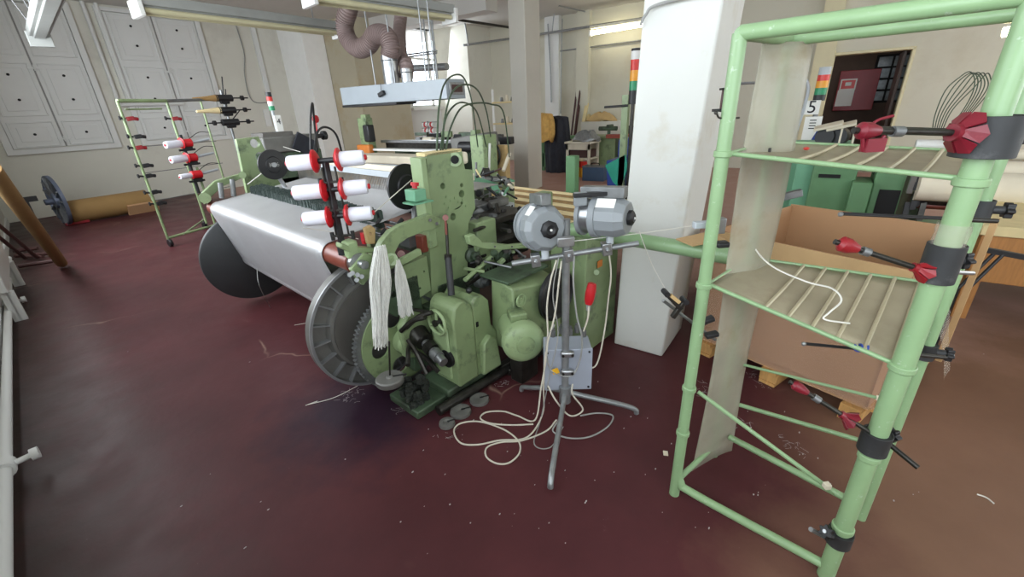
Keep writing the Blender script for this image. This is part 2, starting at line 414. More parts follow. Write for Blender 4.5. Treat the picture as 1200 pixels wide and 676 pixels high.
# the end stub, and the long doorway wall
Y9 = onX(577, 100, XB).y
struct(MB().bb((onY(550, 90, Y9).x, Y9, 0), (XB + .2, YW + .1, HC)), 'wall_stub', 'wall_paint')
dz = onX(1030, 61, XB).z; dy0 = onX(979, 66, XB).y; dy1 = onX(1071, 58, XB).y
mb = MB().plate([(XB, YR, 0), (XB, Y9 + .1, 0), (XB, Y9 + .1, HC), (XB, YR, HC)], (.25, 0, 0),
                [[(XB, dy1, .002), (XB, dy0, .002), (XB, dy0, dz), (XB, dy1, dz)]])
struct(mb, 'wall_back', 'wall_warm', smooth=False)
for (xa, xb_) in ((640, 656), (676, 690)):
    ya, yb = onX(xa, 100, XB - .1).y, onX(xb_, 100, XB - .1).y
    struct(MB().bb((XB - .16, yb, 0), (XB, ya, HC)), 'trim_3', 'wall_warm' if xa > 660 else 'shutter_paint')
struct(MB().bb((XB - .14, dy0 + .02, 0), (XB, dy0 + .36, HC)), 'trim_4', 'door_frame')
# doorway frame and the dark corridor behind
dr = thing('door_1', None, None, (XB, (dy0 + dy1) / 2, 0)); dr['kind'] = 'structure'
mb = MB(); mb.bb((XB - .05, dy0, 0), (XB + .25, dy0 + .16, dz + .09)); mb.bb((XB - .05, dy1 - .03, 0), (XB + .25, dy1 + .02, dz + .03)); mb.bb((XB - .05, dy1 - .03, dz), (XB + .25, dy0 + .16, dz + .05))
link(mb, 'door_frame', 'door_frame', dr, bevel=.01)
mb = MB(); mb.box((XB + .55, dy1 + .10, dz / 2), (.85, .05, dz - .02))
link(mb, 'door_leaf', 'door_brown', dr, bevel=.005)
cx1 = XB + 2.6
struct(MB().bb((cx1, dy1 - 1.6, 0), (cx1 + .1, dy0 + 1.2, 3)), 'wall_corridor', 'corridor_brown')
struct(MB().bb((XB + .25, dy0 + 1.2, 0), (cx1, dy0 + 1.3, 3)), 'wall_corridor_left', 'corridor_brown')
struct(MB().bb((XB + .25, dy1 - 1.7, 0), (cx1, dy1 - 1.6, 3)), 'wall_corridor_right', 'corridor_brown')
struct(MB().bb((XB + .25, dy1 - 1.7, 2.95), (cx1, dy0 + 1.3, 3.05)), 'ceiling_corridor', 'corridor_brown')
g0, g1 = onX(1030, 66, cx1 - .02), onX(1053, 118, cx1 - .02)
gb = thing('window_4', None, None, (cx1, (g0.y + g1.y) / 2, g1.z)); gb['kind'] = 'structure'
mb = MB(); mf = MB()
for i in range(2):
    for j in range(4):
        ya = g1.y + (g0.y - g1.y) * i / 2; za = g1.z + (g0.z - g1.z) * j / 4
        mb.bb((cx1 - .05, ya + .02, za + .02), (cx1 - .01, ya + (g0.y - g1.y) / 2 - .02, za + (g0.z - g1.z) / 4 - .02))
mf.bb((cx1 - .03, g1.y - .03, g1.z - .03), (cx1 + .01, g0.y + .03, g0.z + .03))
link(mb, 'pane', 'glass_block', gb, bevel=.006); link(mf, 'window_frame', 'dark_slot', gb)
l = bpy.data.lights.new('corridor_light', 'POINT'); l.energy = 14; l.shadow_soft_size = .2; lo = bpy.data.objects.new('corridor_light', l); C.objects.link(lo); lo.location = (XB + 1.2, dy0 + .5, 2.6)
# fire cabinet
q0, q1 = onX(975, 130, cx1 - .3), onX(1034, 80, cx1 - .3)
fc = thing('fire_cabinet', 'dark red wall cabinet with notices, seen through the doorway', 'cabinet', (cx1 - .15, (q0.y + q1.y) / 2, q0.z))
link(MB().bb((cx1 - .3, q1.y, q0.z), (cx1, q0.y, q1.z)), 'body', 'fire_red', fc, bevel=.01)
a, b = onX(986, 93, cx1 - .31), onX(1002, 105, cx1 - .31)
link(MB().bb((cx1 - .315, b.y, b.z), (cx1 - .3, a.y, a.z)), 'sign', 'paper', fc)
link(MB().bb((cx1 - .322, b.y + .03, b.z + .03), (cx1 - .314, a.y - .03, a.z - .03)), 'sign_panel', 'signal_red', fc)
mb = MB().bb((cx1 - .326, (a.y + b.y) / 2 - .06, (a.z + b.z) / 2 - .03), (cx1 - .32, (a.y + b.y) / 2 + .06, (a.z + b.z) / 2 + .05))
link(mb, 'pictogram', 'paper', fc)
a, b = onX(982, 106, cx1 - .31), onX(997, 124, cx1 - .31)
link(MB().bb((cx1 - .315, b.y, b.z), (cx1 - .3, a.y, a.z)), 'notice', 'paper', fc)

# side wall beside the camera with its daylight windows, low pipe
def sw(t, n, z): return W0 + UW * t + NW * n + V((0, 0, z))
holes = [[sw(a, 0, 1.25), sw(b, 0, 1.25), sw(b, 0, 3.35), sw(a, 0, 3.35)] for a, b in SIDE_WIN]
struct(MB().plate([sw(-7.2, 0, 0), sw(YA + .3, 0, 0), sw(YA + .3, 0, HC), sw(-7.2, 0, HC)], -NW * .3, holes), 'wall_side', 'wall_paint', smooth=False)
for i, (a, b) in enumerate(SIDE_WIN):
    mb = MB()
    for t in (a + .03, (a + b) / 2, b - .03): mb.box(sw(t, -.15, 2.3), (.06, .06, 2.1), (UW, NW))
    for z in (1.28, 3.32): mb.box(sw((a + b) / 2, -.15, z), (2.0, .06, .06), (UW, NW))
    o = struct(mb, 'window_%d' % (5 + i), 'white_plastic')
struct(MB().plate([(-3, YR, 0), (XB + .3, YR, 0), (XB + .3, YR, HC), (-3, YR, HC)], (0, -.25, 0),
       [[(a, YR, 1.2), (b, YR, 1.2), (b, YR, 3.4), (a, YR, 3.4)] for a, b in ((1.2, 5.8), (7.4, 11.4))]), 'wall_right', 'wall_warm', smooth=False)  # openings added to go with the warm fill lamps
struct(MB().box(sw(5.5, .012, .06), (13.8, .024, .12), (UW, NW)), 'baseboard_side', 'shutter_paint')
hp = thing('heating_pipe', 'white painted heating pipe running along the foot of the side wall', 'pipe', sw(4.5, .06, 0))
link(MB().cyl(sw(1.2, .06, .10), sw(8.4, .06, .10), .025), 'pipe', 'shutter_paint', hp)
for t in (3.0, 6.1):
    mb = MB().cyl(sw(t - .04, .06, .10), sw(t + .04, .06, .10), .04).cyl(sw(t, .06, .10), sw(t, .16, .11), .014).cyl(sw(t, .15, .11), sw(t, .18, .11), .03)
    link(mb, 'valve', 'shutter_paint', hp)
# white cabinet under the side windows
cb = thing('side_cabinet', 'white low cabinet standing against the side wall at the far left edge', 'cabinet', sw(5.0, .2, 0))
e0 = onZ(12, 305, .28)
tn = (V((e0.x, e0.y, 0)) - W0).dot(UW); nn = (V((e0.x, e0.y, 0)) - W0).dot(NW)
link(MB().box(sw(tn - .75, nn / 2 + .01, .62), (1.5, nn - .02, .68), (UW, NW)), 'body', 'shutter_paint', cb, bevel=.01)
for t in (tn - .06, tn - 1.44):
    for n_ in (.13, nn - .04): link(MB().box(sw(t, n_, .14), (.05, .05, .28), (UW, NW)), 'leg', 'shutter_paint', cb)
link(MB().box(sw(tn - .75, nn / 2 + .01, .98), (1.56, nn + .03, .04), (UW, NW)), 'top', 'shutter_paint', cb, bevel=.005)

# shuttered windows of the left wall
def shutter(name, x0, x1):
    y = YA; r = thing(name, None, None, ((x0 + x1) / 2, y, 1.15)); r['kind'] = 'structure'
    zb, zt = 1.18, 3.80; xm = (x0 + x1) / 2
    mb = MB()
    for a, b in ((x0, x0 + .10), (x1 - .10, x1)): mb.bb((a, y - .07, zb + .09), (b, y, zt - .07))
    mb.bb((x0, y - .07, zb), (x1, y, zb + .0899)); mb.bb((x0, y - .07, zt - .0699), (x1, y, zt))
    link(mb, 'window_frame', 'shutter_paint', r)
    rows = ((zb + .12, 1.74), (1.84, 2.74), (2.86, zt - .1))
    for k, (a, b) in enumerate(((x0 + .11, xm - .012), (xm + .012, x1 - .11))):
        mb = MB().bb((a, y - .045, zb + .1), (b, y - .01, zt - .08))
        for z0, z1 in rows:
            for q, wd in (((a + .05, z0), (b - a - .10, z1 - z0)),):
                X0, Z0 = q; X1, Z1 = X0 + wd[0], Z0 + wd[1]
                for u0, v0, u1, v1 in ((X0, Z0, X1, Z0 + .022), (X0, Z1 - .022, X1, Z1), (X0, Z0, X0 + .022, Z1), (X1 - .022, Z0, X1, Z1)):
                    mb.bb((u0, y - .062, v0), (u1, y - .044, v1))
                mb.bb((X0 + .10, y - .056, Z0 + .09), (X1 - .10, y - .044, Z1 - .09))
        lf = link(mb, 'shutter', 'shutter_paint', r, bevel=.006)
        mk_ = MB()
        for z0, z1 in rows:
            zs = [(z0 + z1) / 2] if z1 - z0 < .6 else [z0 + .28, z1 - .2]
            for z in zs: mk_.cyl(((a + b) / 2, y - .075, z), ((a + b) / 2, y - .05, z), .022, n=10)
        link(mk_, 'peg', 'dark_slot', lf)
    link(MB().bb((xm - .012, y - .05, zb + .1), (xm + .012, y - .03, zt - .08)), 'gap', 'cable_grey', r)
    mb = MB()
    for z in (1.42, 2.66): mb.bb((xm - .09, y - .09, z - .02), (xm + .09, y - .06, z + .02)).cyl((xm, y - .11, z - .05), (xm, y - .11, z + .05), .012, n=8)
    link(mb, 'latch', 'shutter_paint', r)
f = YA / 12.6
shutter('window_1', 1.40 * f, 3.11 * f); shutter('window_2', 3.48 * f, 5.36 * f)
# trunking and pipes on the far left wall
pr = thing('wall_trunking', 'pair of white vertical pipes between the two shuttered windows', 'pipe', (3.25, YA, 1.0))
for xa in (onY(112, 50, YA).x, onY(127, 50, YA).x):
    link(MB().cyl((xa, YA - .06, 2.0), (xa, YA - .06, HC), .035, n=12), 'pipe', 'shutter_paint', pr)
a = onY(136, 123, YA - .1); b = onY(216, 124, YA - .1)
solo(MB().cyl((a.x, YA - .1, a.z), (b.x, YA - .1, a.z), .035, n=12).cyl((a.x + .2, YA - .1, a.z), (a.x + .2, YA, a.z), .02).cyl((b.x - .2, YA - .1, a.z), (b.x - .2, YA, a.z), .02),
     'wall_rail', 'shutter_paint', 'short white horizontal rail below the second shuttered window', 'pipe')
mb = MB().tube(spline([onY(276, 28, YA - .03), onY(286, 62, YA - .03), onY(287, 90, YA - .03), onY(296, 118, YA - .03), onY(318, 120, YA - .03)]), .012)
solo(mb, 'hanging_wire', 'cable_grey', 'thin grey wire drooping down the cream wall behind the far thread rack', 'wire')
a, b = onY(297, 30, YA - .05), onY(313, 108, YA - .05)
solo(MB().bb(((a.x + b.x) / 2 - .05, YA - .06, b.z), ((a.x + b.x) / 2 + .05, YA, HC)), 'cable_duct', 'shutter_paint', 'narrow white cable duct on the cream wall left of the white pier', 'trunking')
a, b = onY(308, 128, YA - .03), onY(320, 148, YA - .03)
solo(MB().bb((a.x, YA - .04, b.z), (b.x, YA, a.z)), 'junction_box', 'white_plastic', 'small white junction box on the wall behind the signal lamp', 'box', bevel=.01)

# pillar beside the loom (its faces flare a little, to follow lens-bent edges) and the thin far column
def pf(z):
    k = z / 2.05
    return [V((2.58, .99 - .055 * k, z)), V((2.58, .645 - .105 * k, z)), V((3.05 + .06 * k, .645 - .105 * k, z)), V((3.05 + .06 * k, .99 - .055 * k, z))]
lo_, hi_ = pf(0), pf(HC)
struct(MB().add(lo_ + hi_, [(0, 1, 5, 4), (1, 2, 6, 5), (2, 3, 7, 6), (3, 0, 4, 7), (3, 2, 1, 0), (4, 5, 6, 7)]), 'wall_pillar', 'pillar_paint', bevel=.012)
struct(MB().bb((7.45, 4.86, 0), (7.98, 5.22, HC)), 'wall_column', 'column_paint', bevel=.02)
# pipe and cable up on the pillar
mb = MB().tube(spline([onX(858, -14, 2.56), onX(772, 5, 2.55), onX(757, 17, 2.55), onX(750, 30, 2.55)]), .008)
solo(mb, 'pillar_cable', 'cable_grey', 'grey cable looping off the top of the white pillar', 'cable')

# pipes and lamps high on the back wall
mb = MB(); za = onX(640, 39, XB - .5).z
mb.cyl((XB - .5, onX(600, 44, XB - .5).y, za), (XB - .5, 2.6, za), .03, n=10)
solo(mb, 'ceiling_rail', 'galvanised', 'green-grey steel rail above the lit tube behind the pillar', 'rail')
lamp = thing('tube_lamp', 'lit white fluorescent tube hanging from the rail left of the pillar', 'lamp', (XB - .5, 4.4, 3.2))
a, b = onX(692, 39, XB - .5), onX(758, 28, XB - .5)
link(MB().cyl(a, b, .05, n=12), 'tube', 'tube_lit', lamp)
link(MB().box((a + b) / 2 + V((0, 0, .11)), (.13, (a - b).length, .06)), 'housing', 'reflector_lit', lamp)
for p in (a, b): link(MB().box(p, (.12, .05, .14)), 'end_cap', 'white_plastic', lamp)
lamp = thing('tube_lamp', 'lit fluorescent lamp end peeping out at the top right behind the rack post', 'lamp', (8, -1.9, 2.6))
a, b = onX(1175, 38, 9), onX(1240, 26, 9)
link(MB().cyl(a, b, .06, n=12), 'tube', 'tube_lit', lamp); link(MB().box((a + b) / 2 + V((0, 0, .11)), (.16, (a - b).length, .06)), 'housing', 'reflector_lit', lamp)
link(MB().cyl((a + b) / 2 + V((0, 0, .12)), ((a + b) / 2).xy.to_3d() + V((0, 0, HC)), .01), 'hanger', 'galvanised', lamp)
def wallpipe(pts, r, label, name='wall_conduit', m='galvanised'):
    solo(MB().tube(pts, r), name, m, label, 'pipe')
wallpipe([onX(648, 61, XB - .06), onX(700, 54, XB - .06), onX(757, 46.5, XB - .06)], .02, 'thin conduit running level along the back wall under the lit tube')
wallpipe([onX(642, 28, XB - .2), onX(645, 80, XB - .2), onX(646, 120, XB - .2)], .018, 'left of two vertical conduits right of the thin far column')
wallpipe([onX(659, 22, XB - .2), onX(658, 70, XB - .2), onX(657, 133, XB - .2)], .014, 'right of two vertical conduits right of the thin far column')
wallpipe([onX(647, 38, XB - .4), onX(650, 10, XB - .4), onZ(655, 7, HC - .03), onZ(697, 16, HC - .03)], .015, 'thin conduit bent across the ceiling above the far column')
wallpipe([onY(543, 53, Y9 - .1), onX(600, 45, XB - .1)], .03, 'pipe across the corner between the window and the thin column')
wallpipe([onZ(529, 22, 3.55), onZ(600, 32.5, 3.55)], .03, 'dark rail hanging under the ceiling right of the ceiling lamps', 'ceiling_rail', 'oily_metal')
wallpipe([onZ(545, 28, 3.5), onX(549, 53, 10)], .02, 'hanger rod at the corner right of the bright window')
wallpipe([onX(846, 99, 8), onX(886, 97, 8)], .02, 'thin conduit on the far wall seen between rack post and plastic sheet')

# ------------------------------------------------------------------ ceiling lamps, unlit
def trunk_lamp(a, b, label, tube=True, nclip=4, wd=.26):
    a, b = V(a), V(b); t = (b - a).normalized(); sd = t.cross(V((0, 0, 1))).normalized(); L = (b - a).length
    r = thing('ceiling_lamp', label, 'lamp', (a + b) / 2)
    c = (a + b) / 2
    mb = MB().box(c + V((0, 0, .085)), (L, wd, .11), (t, sd)).box(c + V((0, 0, .03)), (L, wd * .6, .05), (t, sd))
    link(mb, 'housing', 'fixture_grey', r, bevel=.008)
    for p in (a, b): link(MB().box(p, (.06, wd + .05, .19), (t, sd)), 'end_cap', 'white_plastic' if tube else 'fixture_grey', r, bevel=.01)
    if tube:
        for k in (-1, 1): link(MB().cyl(a + t * .05 + sd * k * wd * .3 - V((0, 0, .02)), b - t * .05 + sd * k * wd * .3 - V((0, 0, .02)), .032, n=10), 'tube', 'fixture_yellowed', r)
    for i in range(nclip):
        p = a + t * L * (i + .5) / nclip
        link(MB().box(p - sd * (wd / 2 + .015) + V((0, 0, .03)), (.06, .035, .07), (t, sd)).cyl(p - sd * (wd / 2 + .02) + V((0, 0, .05)), p - sd * (wd / 2 + .05) + V((0, 0, .05)), .022, n=8), 'clip', 'clip_tan', r)
    for i in (.15, .85):
        p = a + t * L * i; link(MB().cyl(p + V((0, 0, .09)), (p.x, p.y, HC), .008, n=6), 'hanger', 'galvanised', r)
    return r
trunk_lamp(onZ(160, 10, 2.9), onZ(396, 38, 2.9), 'long unlit strip lamp hanging before the shuttered windows')
trunk_lamp(onZ(362, -3, 2.9), onZ(527, 20, 2.9), 'unlit strip lamp hanging above the extractor hose', nclip=3, wd=.28)
a = onZ(47, 46, 2.75); r = trunk_lamp(a, onZ(72, -22, 2.75), 'grey sealed strip lamp hanging on chains at the top left', tube=False, nclip=0, wd=.2)
mb = MB(); t = (onZ(72, -22, 2.75) - a).normalized()
for k in (-1, 1):
    p = a + t * .2; q = onY(24, -5, a.y + .1)
    mb.tube(spline([p + V((k * .04, 0, .1)), p + V((-.15 + k * .07, 0, .7)), V((p.x - .3 + k * .07, p.y, HC))], 4), .008)
link(mb, 'chain', 'dull_steel', r)
# two extra tubes of trunking near the ceiling at the top middle
a, b = onZ(196, 2, 3.4), onZ(345, 24, 3.4)
solo(MB().cyl(a, b, .03), 'ceiling_conduit', 'cable_grey', 'grey conduit crossing above the long unlit strip lamp', 'pipe')

# ================================================================== THE NEAR LOOM
LG, LGL, LGD = 'machine_green', 'machine_green_light', 'machine_green_dark'
loom = thing('weaving_loom', 'big green weaving loom with silver warp sheet and spoked beam flange', 'loom', W(1.7, 3.1, 0))
def P(mb, name, m, parent=None, **k): return link(mb, name, m, parent or loom, **k)
def plateS(pts, s, th, holes=()):
    return MB().plate([onS(x, y, s) for x, y in pts], LL * th, [circ(onS(x, y, s), LL, r, 20) for x, y, r in holes])
# near side frame: tall plate with its holes, then the lower casting to the floor
P(plateS([(500, 182), (507, 179), (541, 175), (545, 198), (554, 199), (557, 244), (549, 262), (548, 318), (560, 350), (506, 350), (503, 262)], 2.0, .07,
         [(533, 187, .032), (519, 218, .018), (541, 217, .012), (541, 227, .022), (541, 238, .010), (531, 254, .022), (523, 253, .010), (510, 345, .01)]), 'side_frame', LG, bevel=.006)
mb = MB()
for x, y in ((523, 231), (528, 235), (533, 232), (537, 237), (542, 234), (521, 238), (526, 243), (546, 241)):
    c = onS(x, y, 2.0); mb.cyl(c + LL * .01, c - LL * .006, .008, n=12)
P(mb, 'boss', LG)
o = P(MB().cyl(onS(533, 187, 1.985), onS(533, 187, 2.10), .040), 'bearing_ring', LGL)
P(MB().cyl(onS(533, 187, 1.98), onS(533, 187, 2.08), .024), 'hollow_shade', 'dark_slot')  # near-black plug painting the shade inside the hollow
P(MB().lb(1.43, 1.47, 1.99, 2.09, 1.02, 1.37).lb(1.425, 1.48, 1.985, 2.1, .86, .99), 'side_flange', LGL, bevel=.006)
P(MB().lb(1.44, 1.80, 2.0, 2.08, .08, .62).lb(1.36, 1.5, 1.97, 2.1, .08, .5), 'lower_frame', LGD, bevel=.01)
P(MB().lb(1.80, 1.98, 1.99, 2.09, .50, .93), 'lower_frame', LG, bevel=.01)
# top cap with green stop-motion bracket
P(MB().lb(1.47, 1.74, 2.0, 2.08, 1.372, 1.392), 'top_cap', 'pale_wood', bevel=.003)
P(MB().lb(1.745, 1.79, 2.0, 2.06, 1.30, 1.37), 'cast_cap', 'cream_cloth', bevel=.015)
# far side frame with two big round holes
P(plateS([(277, 163), (303, 160), (330, 216), (332, 262), (300, 262), (289, 222)], 4.62, .06, [(299, 168, .042), (305.5, 184, .045)]), 'side_frame', LG, bevel=.006)
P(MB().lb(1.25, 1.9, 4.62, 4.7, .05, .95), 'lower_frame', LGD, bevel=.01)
for d0, z0 in ((1.5, .22), (2.5, .2), (2.5, .7)): P(MB().lb(d0, d0 + .1, 2.05, 4.65, z0, z0 + .12), 'cross_beam', LGD, bevel=.01)
for s_ in (2.0, 4.62): P(MB().lb(2.45, 2.62, s_, s_ + .1, 0, 1.0), 'rear_post', LG, bevel=.01)
# arm to the whip roller, far side
P(MB().plate([onS(x, y, 4.45) for x, y in ((237, 226), (252, 212), (284, 203), (286, 208), (262, 218), (246, 232), (240, 240))], LL * .04), 'arm', LG, bevel=.006)
P(MB().cyl(onS(240, 232, 4.38), onS(240, 232, 4.52), .045), 'arm_boss', LG); P(MB().cyl(onS(284, 205, 4.42), onS(284, 205, 4.53), .03), 'arm_boss', LG)
mb = MB()
for x, y0, y1 in ((258, 214, 232), (272, 210, 230)): mb.cyl(onS(x, y0, 4.35), onS(x + 2, y1, 4.35), .02)
P(mb, 'tension_post', 'dull_steel')

# warp beam: barrel and two flanges
BD, BZ = 1.12, .434
def lathL(s, prof, sgn=-1, n=56): return MB().lathe(W(BD, s, BZ), LL * sgn, prof, n)
P(MB().cyl(W(BD, 2.2, BZ), W(BD, 4.37, BZ), .085, n=32), 'beam_barrel', 'warp_silver')
fl = P(lathL(2.24, [(.0, -.03), (.385, -.03), (.402, -.022), (.402, .035), (.39, .035), (.385, .0), (.30, .0), (.285, .032), (.20, .045), (.10, .05), (0, .05)], n=72), 'beam_flange', 'cast_grey', label='near spoked flange of the warp beam')
mb = MB().lathe(W(BD, 2.24, BZ), -LL, [(.388, .030), (.404, .030), (.404, .040), (.388, .040)], 72, ring=True)
P(mb, 'rim', 'rim', fl)
for k in range(20):
    t = 2 * PI * k / 20; dv = LD * math.cos(t) + V((0, 0, 1)) * math.sin(t); tv = -LD * math.sin(t) + V((0, 0, 1)) * math.cos(t)
    c = W(BD, 2.24, BZ)
    pts = [c + dv * .285 - LL * .0, c + dv * .388, c + dv * .388 - LL * .034, c + dv * .29 - LL * .034]
    P(MB().plate([p - tv * .004 for p in pts], tv * .008), 'rib', 'rim', fl)
P(lathL(2.185, [(.0, -.002), (.27, -.018), (.27, -.005), (0, .003)], n=64), 'flange_face', 'cast_face', fl)
P(MB().lathe(W(BD, 4.37, BZ), LL, [(0, -.02), (.39, -.02), (.402, -.012), (.402, .03), (.38, .03), (.3, .04), (0, .04)], 72), 'beam_flange', 'flange_dark', label='plain dark far flange of the warp beam')
# toothed green gear wheel in front of the flange
GD, GZ, GR = 1.205, .325, .305
gs = 2.08
gpts = []
NT = 76
for i in range(NT * 4):
    t = 2 * PI * i / (NT * 4); r = GR + (.014 if i % 4 in (1, 2) else 0)
    gpts.append(W(GD + r * math.cos(t), gs, GZ + r * math.sin(t)))
gh = [circ(W(GD + .165 * math.cos(a), gs, GZ + .165 * math.sin(a)), LL, .055, 20) for a in [PI * (.2 + .4 * k) for k in range(5)]]
gear = P(MB().plate(gpts, LL * .03, [circ(W(GD, gs, GZ), LL, GR - .04, 48)]), 'gear_wheel', 'dull_steel')
P(MB().plate([W(GD + (GR - .028) * math.cos(2 * PI * i / 64), gs - .012, GZ + (GR - .028) * math.sin(2 * PI * i / 64)) for i in range(64)], LL * .014, [[p - LL * .012 for p in h] for h in gh]), 'gear_web', LG, gear)
P(MB().lathe(W(GD, gs - .01, GZ), -LL, [(.0, 0), (.08, 0), (.08, .06), (.05, .09), (0, .09)]), 'hub', LGL, gear)

# whip roller: red-brown tube with steel end, held by a green bracket
RD, RZ = .975, .903
P(MB().cyl(W(RD, 2.02, RZ), W(RD, 4.48, RZ), .060, n=32), 'whip_roller', 'roller_red')
P(MB().cyl(W(RD, 1.985, RZ), W(RD, 2.022, RZ), .052).cyl(W(RD, 1.93, RZ), W(RD, 2.0, RZ), .022), 'roller_end', 'steel')
P(MB().cyl(W(RD, 4.47, RZ), W(RD, 4.56, RZ), .035), 'roller_end', 'dull_steel')
br = P(MB().plate([onS(x, y, 1.97) for x, y in ((411, 316), (428, 296), (437, 300), (436, 322), (426, 335), (418, 326))], LL * .03), 'roller_bracket', LG, bevel=.006)
mb = MB()
for x, y in ((413, 320), (419, 322), (424, 324), (418, 328), (410, 322)): mb.cyl(onS(x, y, 1.97), onS(x, y, 1.94), .012, n=10)
P(mb, 'bolt', 'dull_steel', br)
# warp sheet over the roller to the drop wires and heddles
prof = [(1.06, .385), (1.035, .435), (RD - .062, RZ - .03)]
for k in range(9):
    t = PI * 1.02 - k * (PI * .52) / 8
    prof.append((RD + .067 * math.cos(t), RZ + .067 * math.sin(t)))
prof += [(1.12, .990), (1.35, 1.015), (1.6, 1.045), (1.82, 1.075), (2.3, 1.08)]
rows = []
for s in np.linspace(2.262, 4.33, 24): rows.append([W(d, s, z) for d, z in prof])
P(MB().grid(rows), 'warp_sheet', 'warp_silver', solid=.0025)
# drop-wire bank: fine blades standing on the warp
mb = MB()
for k in range(230):
    s = 2.3 + k * (4.28 - 2.3) / 229; j = random.uniform(-.008, .008)
    for d in (1.235, 1.275, 1.315): mb.lb(d + j, d + j + .022, s, s + .0028, .965 + j, 1.062 + j + (d - 1.27) * .1)
tag(P(mb, 'drop_wires', M['dropw'] if 'dropw' in M else mat('drop_wire_steel', (96, 108, 104), .4, metal=.5, var=.3, scale=40)), kind='stuff')
for d in (1.22, 1.345): P(MB().lb(d, d + .012, 2.2, 4.4, .985, 1.0), 'drop_wire_bar', 'dull_steel')
# heddle frames: long pale bars with a comb of wires below
for i, (d, z) in enumerate(((1.74, 1.165), (1.82, 1.19), (1.90, 1.175))):
    h = P(MB().lb(d, d + .016, 2.10, 4.5, z, z + .045), 'heddle_frame', 'cream_cloth' if i else 'grey_light', bevel=.002)
    P(MB().lb(d, d + .016, 2.15, 4.5, .93, .96), 'lower_bar', 'grey_light', h)
    mb = MB()
    for k in range(120):
        s = 2.2 + k * 2.26 / 119; mb.lb(d + .004, d + .009, s, s + .005, .95, z + .005)
    tag(P(mb, 'heddle_wires', 'cork' if i == 1 else 'steel', h), kind='stuff')
# weft discs (storage rollers): one at the far frame, a pair at the near frame
def weft_disc(s, x, y, r, n, m='black_plastic'):
    c = onS(x, y, s); o = P(MB().lathe(c, -LL + LD * .1, [(0, -.01), (r, -.01), (r, .006), (r * .55, .010), (r * .5, .02), (r * .2, .024), (0, .024)], 40), n, m); return o, c
wd1, c1 = weft_disc(4.1, 320, 193, .125, 'weft_disc'); P(MB().cyl(c1 - LL * .03, c1 + LL * .08, .02), 'spindle', 'steel', wd1)
text_mesh('K76', .05, c1 - LL * .028, LD, (0, 0, 1), 'marking', 'cable_grey', wd1)
P(MB().cyl(c1 + LL * .05, W(1.5, 4.15, .98), .018).lb(1.42, 1.5, 4.1, 4.2, .97, 1.03), 'disc_stand', 'steel')
for s_, x_ in ((2.38, 480), (2.24, 473)):
    wdk, ck = weft_disc(s_, x_ + 3, 219, .135, 'weft_disc'); P(MB().cyl(ck - LL * .04, ck + LL * .06, .022), 'spindle', 'oily_metal', wdk)
P(MB().tube([onS(488, 240, 2.25), onS(487, 275, 2.15)], .03).lb(1.36, 1.47, 2.1, 2.2, .86, .93), 'disc_stand', 'dull_steel')
# red stop button on its green box
sb = P(MB().box(onS(487, 228, 1.93), (.075, .09, .06), (LD, LL)), 'button_box', 'mint', bevel=.005)
P(MB().box(onS(490, 236.5, 1.93), (.13, .10, .008), (LD, LL)), 'bracket', 'mint', sb)
P(MB().cyl(onS(486, 220.5, 1.93), onS(486, 217, 1.93), .014).cyl(onS(486, 217.5, 1.93), onS(486, 213.5, 1.93), .022), 'stop_button', 'red_plastic', sb)

# curved tension arm from the roller up to the side frame (near side)
sA = 1.93
arm_o = [(505, 251), (498, 253), (487, 258), (470, 264), (458, 271), (448, 283), (443, 294), (443, 306), (449, 314), (458, 316), (465, 311), (467, 302), (463, 296), (468, 286), (478, 279), (492, 273), (508, 269), (517, 263), (517, 255)]
arm = P(MB().plate([onS(x, y, sA) for x, y in arm_o], LL * .045), 'tension_arm', LG, bevel=.008)
P(MB().cyl(onS(459, 304, sA - .02), onS(459, 304, sA + .07), .033), 'arm_boss', LGL, arm)
P(MB().lathe(onS(459, 304, sA - .02), -LL, [(0, 0), (.022, 0), (.022, .004), (.010, .005), (.010, .010), (0, .010)], 20), 'bolt', LGL, arm)
for x, y in ((504, 258), (512, 262)):
    P(MB().cyl(onS(x, y, sA - .012), onS(x, y, sA + .02), .009), 'bolt', 'oily_metal', arm)
P(MB().plate([onS(x, y, 1.99) for x, y in ((400, 285), (412, 289), (440, 291), (441, 296), (412, 297), (400, 291))], LL * .06), 'roller_rest', LG, bevel=.005)
P(MB().lb(.93, .99, 1.99, 2.07, .93, 1.02), 'rest_block', LGL, bevel=.01)
P(MB().plate([onS(x, y, 2.02) for x, y in ((428, 268), (435, 264), (440, 268), (440, 286), (432, 286))], LL * .03, [circ(onS(434.5, 274, 2.02), LL, .008)]), 'lug', 'cork', bevel=.003)
mb = MB()
for x, y, r in ((447, 274, .012), (452, 278, .014), (458, 274, .012), (463, 268, .015), (467, 262, .012), (441, 262, .010), (470, 270, .01)):
    c = onS(x, y, 2.1); mb.cyl(c, c + LD * .03 + V((0, 0, .02)), r, n=8).cyl(c, c + LL * .08, r * .5, n=8)
P(mb, 'stop_motion', 'black_plastic')
P(MB().box(onS(426, 278, 2.08), (.015, .03, .05)).box(onS(428, 283, 2.08), (.03, .02, .02)), 'red_marker', 'red_plastic')
